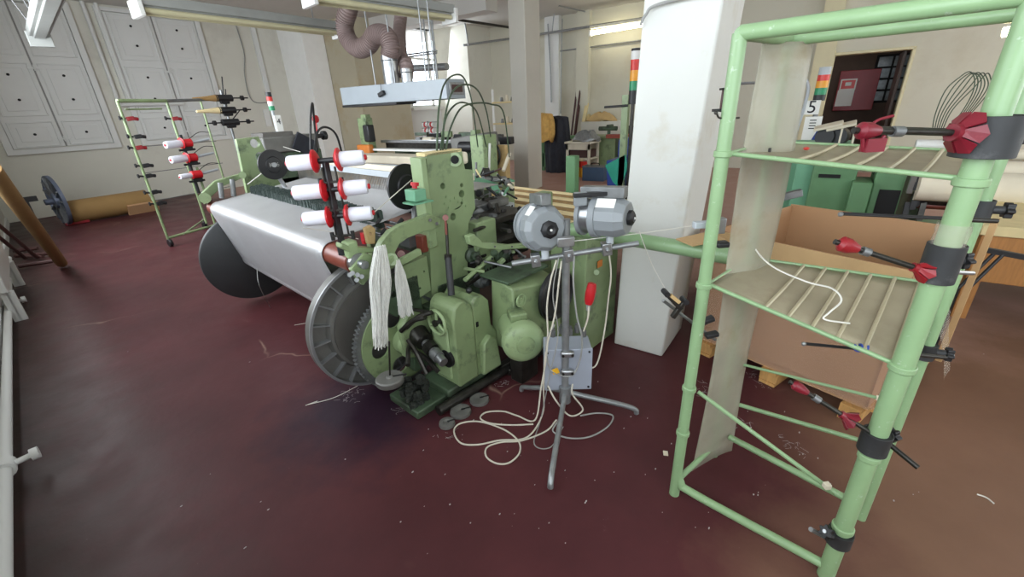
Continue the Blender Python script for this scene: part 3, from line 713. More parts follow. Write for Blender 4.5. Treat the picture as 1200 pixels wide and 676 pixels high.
# angle brackets and rails on the near side below the arm
P(MB().box(onS(478, 302, 1.95), (.17, .03, .035), (LD + V((0, 0, .18)), LL)), 'angle_bracket', LGL, bevel=.003)
P(plateS([(472, 312), (500, 300), (505, 340), (488, 352), (474, 345)], 1.99, .05, [(484, 325, .008), (497, 318, .007), (492, 338, .008)]), 'lower_casting', LG, bevel=.006)
P(plateS([(452, 330), (475, 318), (478, 350), (466, 372), (450, 365)], 2.02, .05, [(462, 345, .02)]), 'lower_casting', LGD, bevel=.006)
P(MB().cyl(onS(470, 298, 1.99), onS(470, 298, 2.05), .022), 'pivot', 'roller_red')
P(MB().box(onS(497, 284, 2.05), (.07, .07, .10), (LD, LL)), 'bearing_block', 'roller_red', bevel=.005)
# gas spring / shock rod standing before the plate
gsr = P(MB().cyl(onS(525, 300, 1.86), onS(529, 346, 1.80), .020), 'damper', 'black_rubber')
P(MB().cyl(onS(523, 262, 1.88), onS(525, 302, 1.86), .009).cyl(onS(525, 298, 1.86), onS(525, 304, 1.86), .022), 'rod', 'oily_metal', gsr)
P(MB().cyl(onS(522, 255, 1.90), onS(522, 255, 1.86), .017).cyl(onS(522, 256, 1.88), onS(523, 275, 1.87), .007), 'rod_eye', 'roller_red', gsr)

# gearbox casting in front with handwheel and shaft
F = 1.68
gbx = P(MB().plate([W(d, F, z) for d, z in ((1.295, .09), (1.295, .54), (1.31, .60), (1.345, .625), (1.40, .62), (1.435, .58), (1.45, .52), (1.45, .09))], LL * .22), 'gearbox', LG, bevel=.014)
P(MB().plate([W(d, F + .015, z) for d, z in ((1.45, .08), (1.45, .575), (1.48, .61), (1.54, .60), (1.59, .55), (1.60, .38), (1.64, .33), (1.66, .09))], LL * .26), 'housing', LG, gbx, bevel=.016)
P(MB().plate([W(d, F - .022, z) for d, z in ((1.47, .09), (1.49, .30), (1.55, .34), (1.60, .30), (1.63, .09))], LL * .05), 'foot_panel', LGL, gbx, bevel=.012)
P(MB().ball(W(1.47, F + .05, .645), .019), 'knob', 'black_plastic', gbx)
P(MB().lb(1.47, 1.485, F + .008, F + .03, .42, .45), 'slot', 'dark_slot', gbx)
P(MB().box(W(1.29, F + .12, .30), (.02, .13, .34), (LD, LL)), 'side_cover', LGL, gbx, bevel=.01)
P(MB().cyl(W(1.30, F + .08, .27), W(1.275, F + .08, .27), .055, n=24), 'shaft_opening', 'dark_slot', gbx)
hwc = onD(512, 378, 1.255)
hw = P(MB().tube([hwc + LL * math.cos(t) * .072 + V((0, 0, math.sin(t) * .072)) for t in np.linspace(0, 2 * PI, 33)], .010), 'handwheel', LGL)
for a in (PI / 2, PI * 7 / 6, PI * 11 / 6):
    P(MB().cyl(hwc, hwc + LL * math.cos(a) * .07 + V((0, 0, math.sin(a) * .07)), .008), 'spoke', LGL, hw)
P(MB().cyl(hwc - LD * .02, hwc + LD * .06, .02), 'hub', 'oily_metal', hw)
P(MB().cyl(hwc + V((0, 0, .05)) + LL * .04, hwc + V((0, 0, .03)) + LL * .24 - LD * .03, .010), 'lever', 'oily_metal')
# drive shaft stub running out toward the viewer-left
sa, sb2 = onS(488, 390, 1.99), onS(520, 425, 1.70)
sdir = (sb2 - sa).normalized()
sh = P(MB().cyl(sa.lerp(sb2, .35), sb2, .027, n=24), 'drive_shaft', 'steel')
P(MB().cyl(sb2 - sdir * .10, sb2 - sdir * .05, .036, n=24), 'shaft_ring', 'dull_steel', sh)
P(MB().cyl(sa.lerp(sb2, .45), sa.lerp(sb2, .62), .044, n=8), 'nut', 'oily_metal', sh)
P(MB().cyl(sa.lerp(sb2, .05), sa.lerp(sb2, .32), .066, .055), 'collar', 'oily_metal', sh)
for a_, b_ in (((478, 398), (500, 438)), ((484, 410), (514, 436)), ((470, 388), (498, 372)), ((476, 384), (506, 366)), ((480, 404), (478, 428))):
    A_, B_ = onS(*a_, 1.93), onS(*b_, 1.78); P(MB().tube(spline([A_, (A_ + B_) / 2 + V((0, 0, .02)), B_]), .014), 'linkage', 'oily_metal')
P(MB().plate([onS(x, y, 1.97) for x, y in ((470, 385), (480, 366), (497, 365), (506, 382), (502, 418), (476, 420))], LL * .05), 'shaft_bearing', LG, bevel=.01)
P(MB().lb(1.20, 1.32, 1.99, 2.06, .12, .74), 'link_column', LGD, bevel=.01)
mb = MB()
gcl = onZ(487, 462, .09)
for k in range(34):
    mb.ball(gcl + V((random.uniform(-.06, .06), random.uniform(-.06, .06), random.uniform(-.05, .13))), random.uniform(.018, .036), 6)
P(mb, 'grease_clump', mat('greasy_lint', (44, 48, 42), .9, var=.5, scale=30, bump=1.0, bscale=120))
# floor plate and foot rails
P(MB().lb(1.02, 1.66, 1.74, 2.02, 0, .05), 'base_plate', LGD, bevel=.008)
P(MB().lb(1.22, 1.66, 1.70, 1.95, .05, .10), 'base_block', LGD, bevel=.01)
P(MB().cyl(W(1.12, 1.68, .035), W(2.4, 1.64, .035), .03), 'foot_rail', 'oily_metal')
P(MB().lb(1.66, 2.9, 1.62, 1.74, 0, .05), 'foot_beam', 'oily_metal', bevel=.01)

# motor casing block right of the gearbox, with its round emblem, flywheel and motor
mbx = P(MB().add([W(1.64, 1.52, .20), W(2.06, 1.50, .16), W(2.06, 1.76, .16), W(1.63, 1.74, .22), W(1.64, 1.55, .64), W(2.06, 1.52, .57), W(2.06, 1.76, .64), W(1.66, 1.74, .67)],
            [(0, 3, 2, 1), (4, 5, 6, 7), (0, 1, 5, 4), (1, 2, 6, 5), (2, 3, 7, 6), (3, 0, 4, 7)]), 'motor_casing', LG, bevel=.012)
P(MB().lathe(onS(610, 352, 1.53), -LL, [(0, 0), (.040, 0), (.040, .010), (.028, .010), (.028, .003), (.016, .003), (.014, .012), (0, .012)], 24), 'emblem', LGL, mbx)
P(MB().lb(1.64, 2.02, 1.58, 1.82, .655, .672), 'lid', LGD, mbx, bevel=.004)
dc = W(1.98, 1.49, .50)
dsk = P(MB().lathe(dc, -LL, [(0, -.02), (.155, -.02), (.17, -.01), (.17, .01), (.155, .02), (.14, .004), (.05, .0), (.045, .03), (0, .03)], 44), 'flywheel', 'black_plastic')
P(MB().tube([dc + LD * math.cos(t) * .162 + V((0, 0, math.sin(t) * .162)) - LL * .012 for t in np.linspace(0, 2 * PI, 41)], .006, 6), 'rim', 'oily_metal', dsk)
mc = onS(614, 401, 1.40); ma = (-LL * .85 - LD * .55).normalized()
mo = P(MB().lathe(mc, ma, [(0, -.24), (.095, -.24), (.10, -.05), (.122, -.04), (.122, .0), (.112, .02), (.085, .035), (0, .04)], 36), 'motor', LGL)
P(MB().lathe(mc + ma * .036, ma, [(0, 0), (.055, 0), (.05, .014), (.02, .018), (0, .018)], 24), 'end_cover', LG, mo)
P(MB().lb(1.64, 1.80, 1.50, 1.60, 0, max(.1, mc.z - .09)), 'foot', 'oily_metal', mo, bevel=.01)  # dark metal paints in the shaded gap under the motor
P(MB().box(mc - ma * .13 + V((0, 0, .11)), (.10, .10, .05), (ma, ma.cross(V((0, 0, 1))))), 'terminal_box', LG, mo, bevel=.008)
# arms, rods and cams between the side frame and the yarn feeders
P(MB().plate([onS(x, y, 1.75) for x, y in ((549, 277), (556, 274), (566, 284), (600, 287), (625, 284), (640, 281), (640, 286), (620, 291), (586, 293), (565, 291), (552, 287))], LL * .04), 'rocker_arm', LGL, bevel=.005)
mb = MB()
for x in (580, 600, 618): mb.cyl(onS(x, 289, 1.75), onS(x, 289, 1.742), .006, n=10)
P(mb, 'bolt', 'oily_metal')
P(MB().cyl(onS(545, 328, 1.82), onS(588, 290, 1.92), .014), 'rod', LGL)
P(MB().cyl(onS(548, 334, 1.86), onS(598, 298, 2.0), .012).cyl(onS(556, 270, 1.95), onS(604, 252, 2.2), .012), 'rod', 'oily_metal')
P(MB().tube(spline([onS(560, 262, 2.1), onS(580, 255, 2.15), onS(606, 256, 2.3)]), .016), 'rod', 'dull_steel')
for i, (x, y, s, r) in enumerate(((573, 268, 2.15, .05), (590, 300, 1.95, .06), (568, 330, 1.9, .045), (600, 310, 1.9, .04), (578, 318, 1.88, .03), (562, 254, 2.3, .06), (590, 268, 2.25, .045), (556, 300, 1.95, .05))):
    c = onS(x, y, s)
    g_ = P(MB().lathe(c, -LL + LD * random.uniform(-.4, .4) + V((0, 0, random.uniform(-.2, .5))), [(0, -.06), (r, -.06), (r, -.01), (r * .6, 0), (r * .55, .03), (r * .25, .035), (0, .035)], 24), 'cam', ('oily_metal', LGD, 'dull_steel')[i % 3])
mb = MB()
for k in range(10):
    c = onS(570 + k * 3.2, 324 - k * 1.6, 1.87); mb.cyl(c, c + V((0, 0, .05)) - LD * .01, .006, n=6)
P(mb, 'spring_row', 'oily_metal')
P(MB().lb(1.72, 2.35, 2.0, 2.4, .60, .78), 'drive_housing', 'oily_metal', bevel=.03)
P(MB().lb(1.82, 2.4, 2.05, 2.30, .86, .90), 'top_plate', 'oily_metal', bevel=.006)
mb = MB()
for k in range(22):
    a_ = W(random.uniform(1.70, 2.5), random.uniform(1.95, 2.7), random.uniform(.84, .98))
    b_ = a_ + V((random.uniform(-.15, .15), random.uniform(-.2, .2), random.uniform(-.05, .06))); mb.cyl(a_, b_, random.uniform(.008, .022), n=8)
P(mb, 'linkage', 'oily_metal')
mb = MB()
for k in range(12):
    a_ = W(random.uniform(1.75, 2.5), random.uniform(2.0, 2.9), random.uniform(.88, 1.02)); mb.box(a_, (random.uniform(.03, .09), random.uniform(.03, .12), random.uniform(.02, .05)), (LD + LL * random.uniform(-.4, .4), LL - LD * random.uniform(-.4, .4)))
P(mb, 'clamp_block', 'dull_steel', bevel=.004)
P(MB().lb(2.0, 2.5, 2.35, 2.5, .88, .94), 'breast_block', 'dull_steel', bevel=.01)
rs_ = random.Random(5)
for k in range(46):      # small levers, cams and links of the picking and shedding motion
    px_, py_ = rs_.uniform(556, 640), rs_.uniform(246, 318)
    s_ = 2.25 - (py_ - 246) / 72 * .45 + rs_.uniform(-.08, .12)
    if px_ > 610 and py_ > 300: continue
    c = onS(px_, py_, s_); k_ = rs_.random(); m_ = rs_.choice(('oily_metal', 'oily_metal', 'dull_steel', LG, LGD, LGL, 'steel', 'black_plastic'))
    dv_ = V((rs_.uniform(-1, 1), rs_.uniform(-1, 1), rs_.uniform(-.5, .7))).normalized()
    if k_ < .45: P(MB().cyl(c - dv_ * rs_.uniform(.04, .12), c + dv_ * rs_.uniform(.03, .10), rs_.uniform(.005, .011), n=8), 'lever', m_)
    elif k_ < .7: P(MB().lathe(c, dv_, [(0, -.012), (.022, -.012), (.026, 0), (.022, .012), (.010, .02), (0, .02)], 16), 'pulley', m_)
    else: P(MB().box(c, (rs_.uniform(.03, .08), rs_.uniform(.02, .05), rs_.uniform(.012, .035)), (dv_, dv_.cross(V((0, 0, 1))))), 'link_block', m_, bevel=.003)
for k in range(40):      # weft insertion gear seen past the tall plate
    px_, py_ = rs_.uniform(556, 600), rs_.uniform(200, 250)
    s_ = rs_.uniform(2.5, 3.1); c = onS(px_, py_, s_); k_ = rs_.random(); m_ = rs_.choice(('oily_metal', 'dull_steel', 'mint', 'cream_cloth', 'pole_brown', 'steel', 'black_plastic', 'pale_wood'))
    dv_ = V((rs_.uniform(-1, 1), rs_.uniform(-1, 1), rs_.uniform(-.6, .6))).normalized()
    if k_ < .5: P(MB().cyl(c - dv_ * .08, c + dv_ * .08, rs_.uniform(.005, .012), n=8), 'lever', m_)
    elif k_ < .7: P(MB().lathe(c, dv_, [(0, -.02), (.03, -.02), (.03, .02), (0, .02)], 16), 'pulley', m_)
    else: P(MB().box(c, (rs_.uniform(.05, .12), rs_.uniform(.03, .06), rs_.uniform(.02, .05)), (dv_, dv_.cross(V((0, 0, 1))))), 'link_block', m_, bevel=.003)
for x, y0, y1 in ((566, 196, 232), (558, 190, 214), (574, 206, 240)): P(MB().cyl(onS(x, y0, 2.9), onS(x, y1, 2.9), .010, n=8), 'guide_pin', 'dull_steel')
# grey connector box with sockets, green upright behind
cbp = onS(591, 243, 2.5)
co_ = P(MB().box(cbp, (.20, .05, .055), (LD, LL)), 'socket_box', 'grey_light', bevel=.004)
mb = MB()
for k in range(5): mb.cyl(cbp + LD * (-.07 + .035 * k) - LL * .027, cbp + LD * (-.07 + .035 * k) - LL * .022, .011, n=12)
P(mb, 'socket', 'dark_slot', co_)
u = onS(596, 226, 2.7); P(MB().box(u - V((0, 0, .13)), (.09, .07, .42), (LD, LL)), 'green_upright', LG, bevel=.008)
P(MB().cyl(u + V((-.02, -.04, .04)), u + V((-.02, -.07, .04)), .016), 'adjuster', 'black_plastic')
P(MB().cyl(onS(560, 212, 2.9), onS(600, 221, 2.9), .016).cyl(onS(566, 210, 2.9), onS(592, 210, 2.9), .028), 'cross_shaft', 'dull_steel')
P(MB().plate([onS(x, y, 2.8) for x, y in ((556, 206), (584, 215), (584, 222), (556, 213))], LL * .04), 'cross_plate', 'mint')
# near-side big pipe to the right of the loom, ending between pillar and rack
P(MB().cyl(V((1.98, .263, .965)), W(1.95, 1.45, .95), .036, n=24).cyl(V((1.976, .258, .965)), V((1.981, .31, .965)), .0375, n=24), 'cross_pipe', 'rack_green')
# green control upright right of the flywheel with red handle and orange label
up = [onS(688, 268, 1.38), onS(728, 262, 1.38), onS(721, 372, 1.38), onS(690, 372, 1.38)]
upc = P(MB().lb(up[0].dot(LD), up[1].dot(LD) - .02, 1.38, 1.66, .02, .86), 'control_upright', LG, bevel=.008)
P(MB().box(onS(703, 309, 1.372), (.055, .004, .045), (LD, LL)), 'label', 'orange', upc)
P(MB().cyl(onS(699, 319, 1.38), onS(699, 319, 1.365), .018), 'boss', LGL, upc)

# ================================================================== THINGS ON AND AROUND THE LOOM
# white yarn hanks hanging over the tension arm
def hank(top, bot, w0, w1, th, label, n=70):
    top, bot = V(top), V(bot); mb = MB()
    for k in range(int(n * 1.5)):
        a = random.uniform(-1, 1); b = random.uniform(-1, 1)
        p0 = top + LD * a * w0 * .5 + LL * b * th * .5 + V((0, 0, random.uniform(-.01, .01)))
        p2 = bot + LD * a * w1 + LL * b * th + V((0, 0, random.uniform(-.02, .07)))
        p1 = p0.lerp(p2, .35) + LD * a * w0 * .5; q = p0.lerp(p2, .7) + LD * random.uniform(-.008, .008) + LL * random.uniform(-.006, .006)
        mb.tube(spline([p0, p1, q, p2], 3), .0026, 5)
    return solo(mb, 'yarn_hank', 'hank_white', label, 'yarn', 'yarn hanks hanging on the tension arm')
hank(onS(446, 290, 1.88), onS(447, 404, 1.88), .055, .036, .020, 'longer white yarn hank hanging from the green tension arm, reaching lower', 120)
hank(onS(466, 306, 1.90), onS(476, 368, 1.90), .020, .044, .016, 'shorter fringed white yarn hank hanging right of the long one', 90)
# hanging disc weight
c = onS(457, 445, 1.80)
wt = thing('hanging_weight', 'round slotted iron weight hanging on a rod under the long yarn hank', 'weight', c)
link(MB().lathe(c, (0, 0, 1), [(0, -.018), (.070, -.018), (.074, -.012), (.074, .012), (.068, .018), (.02, .018), (.014, .028), (0, .028)], 36), 'disc', 'cast_grey', wt)
link(MB().cyl(c, onS(456, 400, 1.80), .005), 'rod', 'oily_metal', wt)
link(MB().box(c + V((.035, -.03, .017)), (.085, .012, .006), (V((.75, -.65, 0)), V((.65, .75, 0)))), 'slot', 'dark_slot', wt)
# loose weights on the floor
for (x, y, r, lb) in ((540, 484, .058, 'dark slotted iron weight on the floor, largest in front of the foot rail'), (562, 470, .055, 'dark slotted iron weight on the floor, rightmost of the three'), (524, 498, .042, 'small fluffy dark weight on the floor, nearest the cable loops')):
    c = onZ(x, y, 0)
    o = thing('floor_weight', lb, 'weight', c, 'iron weights on the floor')
    link(MB().lathe(c, (0, 0, 1), [(0, 0), (r, 0), (r + .003, .006), (r, .022), (r * .5, .024), (r * .3, .018), (0, .018)], 32), 'disc', 'cast_grey', o)
    link(MB().box(c + V((r * .5, -r * .3, .023)), (r, .008, .004), (V((.8, -.6, 0)), V((.6, .8, 0)))), 'slot', 'dark_slot', o)

# thread spool: origin at the flange, yarn runs along +X of its own frame
def make_spool(label, loc, direction, r=.037, L=.155, group='white thread spools on the middle post', tip='red_plastic', yarn='yarn_white'):
    loc = V(loc); t = thing('thread_spool', label, 'spool', loc, group); a = V(direction).normalized()
    link(MB().lathe(loc, a, [(0, -.012), (r * .9, -.012), (r * 1.45, .0), (r * 1.5, .008), (r * 1.1, .014), (0, .014)], 28), 'flange', 'red_plastic', t)
    link(MB().lathe(loc, a, [(0, .012), (r * .95, .012), (r, .018), (r * .97, L * .92), (r * .88, L), (r * .5, L + .003), (0, L + .003)], 28), 'yarn', yarn, t)
    link(MB().lathe(loc, a, [(0, L), (r * .36, L), (r * .36, L + .010), (r * .25, L + .013), (0, L + .013)], 20), 'tip', tip, t)
    return t
pole0 = onS(402, 291, 2.06)
tr = (onS(384, 182, 2.06).z - pole0.z)
bp_ = thing('spool_post', 'dark square post with clamps carrying six white thread spools', 'stand', pole0)
mbp = MB().box(pole0 + V((0, 0, .21)), (.026, .026, .43), (LD, LL)); link(mbp, 'post', 'black_plastic', bp_, bevel=.003)
link(MB().cyl(pole0 - V((0, 0, .03)), pole0 + V((0, 0, .02)), .028), 'clamp', 'black_plastic', bp_)
AX = (R @ V((1, 0.05, -.1))); AX.z = 0; AX.normalize()
lbl = ('top', 'middle', 'bottom')
for i, (xl, yl, xr, yr) in enumerate(((370, 189, 396, 187), (381, 223, 401, 221), (387, 254, 407, 252))):
    pl_, pr_ = vw(xl, yl, pole0), vw(xr, yr, pole0)
    make_spool('white thread spool pointing left on the %s tier of the middle post' % lbl[i], pl_, -AX + V((0, 0, -.03)), r=.036, L=.125 + .02 * (i == 1))
    make_spool('white thread spool pointing right on the %s tier of the middle post' % lbl[i], pr_, AX + V((0, 0, .03)), r=.036, L=.12)
    link(MB().cyl(pl_ + AX * .01, pr_ - AX * .01, .013), 'cross_bar', 'black_plastic', bp_)
    c = (pl_ + pr_) / 2
    bk = link(MB().box(c - V((0, 0, .10)), (.10, .02, .010), (AX, AX.cross(V((0, 0, 1))))), 'clamp_arm', 'oily_metal', bp_, bevel=.002)
    for k in (-1, 1): link(MB().cyl(c + AX * k * .05 - V((0, 0, .12)), c + AX * k * .05 - V((0, 0, .08)), .010), 'clamp_screw', 'black_plastic', bk)
    for k in (-1, 1): link(MB().cyl(c + AX * k * .03 - V((0, 0, .1)), c + AX * k * .03 - V((0, 0, .03)), .005), 'clamp_rod', 'oily_metal', bp_)
# threads
def thread(pts, label, r=.0021, name='thread', m='thread', n=6):
    return solo(MB().tube(spline(pts, n), r, 5), name, m, label, 'thread')
thread([onS(437, 250, 2.06), onS(482, 211, 2.2)], 'pale band from the bottom right spool up to the paired black discs', .003)
thread([onS(290, 216, 4.2), onS(318, 194, 4.08)], 'pale band from the warp edge up to the far black disc', .004)
thread([vw(332, 172, pole0, .5), vw(352, 178, pole0, .5)], 'short pale thread above the top left spool')
thread([onS(355, 267, 2.2), onS(385, 271, 2.2), onS(420, 280, 2.1)], 'white thread lying over the roller by the spool post', .002)
thread([onS(301, 315, 3.9), onS(304, 335, 3.6), onZ(317, 361, .001)], 'grey string dangling from the warp sheet to the floor', .0025, m='cable_grey')
thread([onZ(361, 474, .003), onZ(385, 468, .003), onZ(400, 462, .003), onZ(419, 452, .003)], 'white string lying on the floor before the spoked flange', .002)
thread([onZ(342, 282, .002), onZ(355, 290, .002)] if False else [onZ(345, 381, .003), onZ(362, 378, .003)], 'tiny white thread on the floor near the silver sheet', .002)

# fan of green cables rising over the side frame
plr = onS(520, 178, 2.04)
for i, (x0, y0, pts, x1, y1, lb) in enumerate((
        (512, 176, [(514, 130), (520, 100), (532, 88), (544, 92), (553, 120)], 560, 172, 'tallest and leftmost green cable loop over the loom frame'),
        (519, 176, [(521, 140), (530, 108), (545, 99), (560, 106), (570, 130)], 575, 160, 'second green cable loop reaching further right'),
        (516, 177, [(522, 140), (532, 124), (543, 120), (555, 126), (562, 140)], 570, 172, 'low green cable loop nearest the side frame'),
        (522, 177, [(528, 150), (540, 127), (556, 121), (575, 122), (590, 132)], 597, 184, 'lowest green cable loop ending by the thin column'))):
    n_ = len(pts); q = [plr + (onS(x0, y0, 2.04) - plr)]
    for k, (x, y) in enumerate(pts): q.append(vw(x, y, plr, .25 * (k + 1)))
    q.append(vw(x1, y1, plr, .25 * (n_ + 1)))
    solo(MB().tube(spline(q, 8), .006), 'cable_loop', 'machine_green_dark', lb, 'cable', 'green cable loops over the loom')
q0_ = vw(368, 180, pole0, 2.6)
for i, pts in enumerate((((364, 176), (364, 140), (366, 121), (368, 140), (372, 178)), ((368, 178), (372, 155), (382, 149), (394, 158), (402, 184)))):
    solo(MB().tube(spline([vw(x, y, pole0, 2.0 + .1 * k) for k, (x, y) in enumerate(pts)], 8), .010), 'cable_loop', 'black_plastic', ('narrow upright black cable loop before the white pier', 'wide black cable loop bending right before the white pier')[i], 'cable', 'black cable loops by the white pier')

# ------------------------------------------------------------------ yarn feeder stand
G = onZ(662, 487, 0); st = thing('feeder_stand', 'grey steel tripod stand carrying two yarn feeders and a grey box', 'stand', G)
top = G + V((0, 0, 1.12))
link(MB().cyl(G + V((0, 0, .12)), top, .019, n=20), 'pole', 'galvanised', st)
link(MB().cyl(G + V((0, 0, .10)), G + V((0, 0, .20)), .032, n=20), 'hub', 'galvanised', st)
for x, y in ((611, 457), (746, 484), (645, 571)):
    e = onZ(x, y, .02); d_ = (e - G); d_.z = 0; d_.normalize()
    link(MB().tube(spline([G + d_ * .02 + V((0, 0, .16)), G + d_ * .12 + V((0, 0, .13)), e - d_ * .08 + V((0, 0, .055)), e - d_ * .01 + V((0, 0, .025)), e + V((0, 0, -.002))], 6), .014, 12), 'leg', 'galvanised', st)
cbA, cbB = vw(600, 309, G + V((0, 0, 1))), vw(748, 285, G + V((0, 0, 1)))
zc = (cbA.z + cbB.z) / 2
cross = link(MB().cyl(cbA, cbB, .013, n=16), 'cross_tube', 'galvanised', st)
for k, x in enumerate((628, 667, 711)):
    t_ = (x - 600) / 148; p = cbA.lerp(cbB, t_)
    link(MB().box(p, (.045, .05, .06), ((cbB - cbA).normalized(), HEAD)).cyl(p - HEAD * .04, p + HEAD * .03, .009), 'tube_clamp', 'steel', cross, bevel=.004)
def feeder(cx, cy, ax, rr, L, label):
    # a drum feeder whose thread eyelet end faces along ax
    c = vw(cx, cy, G + V((0, 0, 1.05))); a = V(ax).normalized(); u = (V((0, 0, 1)) - a * a.z).normalized(); v = a.cross(u)
    t = thing('yarn_feeder', label, 'yarn feeder', c, 'grey yarn feeders on the stand')
    out = [(rr * .85, rr * -.05), (rr * .80, rr * .38), (rr * .42, rr * .80), (0, rr * .92), (-rr * .5, rr * .78), (-rr * .86, rr * .42), (-rr * .95, 0), (-rr * .84, -rr * .45), (-rr * .46, -rr * .82), (rr * .1, -rr * .92), (rr * .6, -rr * .68)]
    P_ = lambda h, k=1.0: [c + a * h + u * q * k + v * -p * k for p, q in out]
    ring1, ring2, ring3 = P_(-L * .25), P_(L * .22), P_(L * .42, .80); n = len(out)
    F_ = [(i, (i + 1) % n, n + (i + 1) % n, n + i) for i in range(n)] + [(n + i, n + (i + 1) % n, 2 * n + (i + 1) % n, 2 * n + i) for i in range(n)] + [tuple(range(n - 1, -1, -1)), tuple(2 * n + i for i in range(n))]
    link(MB().add(ring1 + ring2 + ring3, F_), 'housing', 'grey_paint', t, bevel=.004, smooth=False)
    link(MB().lathe(c - a * L * .26, -a, [(0, -.01), (rr * .99, -.01), (rr * 1.02, .0), (rr * 1.02, .018), (rr * .9, .024), (0, .024)], 40), 'back_ring', 'grey_paint', t)
    link(MB().cyl(c - a * (L * .26 + .02), c - a * (L * .26 + .07), rr * .82, n=40), 'yarn_drum', 'steel', t)
    link(MB().cyl(c - a * (L * .26 + .068), c - a * (L * .26 + .085), rr * .95, n=40), 'drum_flange', 'grey_paint', t)
    link(MB().lathe(c + a * L * .40, a, [(0, 0), (rr * .36, 0), (rr * .36, .02), (rr * .2, .03), (rr * .12, .026), (0, .02)], 8), 'eyelet', 'black_plastic', t)
    link(MB().lathe(c + a * (L * .40 + .03), a, [(0, 0), (.006, 0), (.005, .006), (0, .007)], 10), 'eyelet_ring', 'white_plastic', t)
    link(MB().box(c + a * L * .36 + u * rr * .52, (.05, .012, .035), (v, a)), 'badge', 'cork', t, bevel=.003)
    link(MB().box(c + u * rr * .70 + v * rr * .58, (L * .42, .004, rr * .55), (a, (u * .72 + v * .9))), 'sticker', 'paper', t)
    link(MB().box(c - a * L * .15 + u * (rr * 1.15), (L * 1.0, .05, .05), (a, v)), 'bracket', 'dull_steel', t, bevel=.004)
    link(MB().cyl(c - u * rr * .85, c - u * (rr * 1.28), .018), 'mount', 'grey_light', t)
    return t, c, a
toCam = (CAMO - (G + V((0, 0, 1.05)))); toCam.z = 0; toCam.normalize(); RT = V((-toCam.y, toCam.x, 0))
f1, c1_, a1 = feeder(637, 267, toCam * .9 + RT * .42 + V((0, 0, .12)), .113, .15, 'left grey yarn feeder on the tripod stand, white label on its flank')
f2, c2_, a2 = feeder(715, 254, toCam * .45 + RT * .88 + V((0, 0, .04)), .098, .21, 'right grey yarn feeder pointing to the pillar, steel drum showing')
link(MB().box(vw(663, 283, G + V((0, 0, 1)), -.15), (.075, .03, .042), (AX, HEAD)), 'sensor', 'steel', f1, bevel=.004)
link(MB().box(vw(700, 227, G), (.22, .04, .018), (AX, HEAD)), 'top_bracket', 'black_plastic', f2, bevel=.003)
mb = MB().box(vw(680, 233, G), (.06, .03, .06), (AX, HEAD)); link(mb, 'end_bracket', 'grey_paint', f2, bevel=.004)
# grey control box clamped on the stand
cbx = vw(664, 424, G, .09)
kb = thing('control_box', 'grey electrical control box fixed low on the tripod stand', 'box', cbx)
XA = (AX * 1.0 - HEAD * .12).normalized(); YA_ = V((-XA.y, XA.x, 0))
link(MB().box(cbx, (.25, .14, .25), (XA, YA_)), 'body', 'control_grey', kb, bevel=.006)
link(MB().box(cbx - YA_ * .074, (.255, .012, .256), (XA, YA_)), 'front_cover', 'control_grey', kb, bevel=.004)
for dx, dz_ in ((-.11, .11), (.11, .11), (-.11, -.11), (.11, -.11)): link(MB().cyl(cbx + XA * dx + V((0, 0, dz_)) - YA_ * .078, cbx + XA * dx + V((0, 0, dz_)) - YA_ * .084, .006), 'screw', 'dark_slot', kb)
for x, y in ((665, 415), (665, 436)):
    c = vw(x, y, G, -.02)
    cl = link(MB().box(c, (.07, .03, .035), (XA, YA_)), 'pipe_clamp', 'steel', kb, bevel=.010)
    for k in (-1, 1): link(MB().cyl(c + XA * k * .024 - YA_ * .014, c + XA * k * .024 - YA_ * .021, .007), 'screw', 'oily_metal', cl)
mb = MB()
for k, (x, y) in enumerate(((648, 388), (658, 384), (668, 386), (676, 383), (684, 388))):
    c = vw(x, y + 6, G, .05); mb.cyl(c, c + V((0, 0, .035)), .014, n=10).cyl(c + V((0, 0, .035)), c + V((0, 0, .05)), .009, n=8)
for k in range(5): pass
link(mb, 'cable_gland', 'dull_steel', kb)
c = vw(651, 435, G, -.03); link(MB().box(c, (.035, .006, .03), (XA + V((0, 0, .4)), YA_)), 'tag', 'yellow', kb)
# red plug hanging from the upright
c = vw(690, 345, G, .10)
pg = thing('red_connector', 'red power connector hanging beside the green upright', 'plug', c)
link(MB().lathe(c + V((0, 0, -.055)), (.12, -.08, 1), [(0, 0), (.018, 0), (.024, .02), (.027, .06), (.024, .085), (.020, .115), (0, .118)], 20), 'body', 'red_plastic', pg)
link(MB().box(c + V((.02, -.02, .03)), (.012, .02, .05)), 'flap', 'red_plastic', pg, bevel=.003)
link(MB().cyl(c + V((0, 0, -.05)), c + V((0, 0, -.09)), .012), 'gland', 'cable_grey', pg)
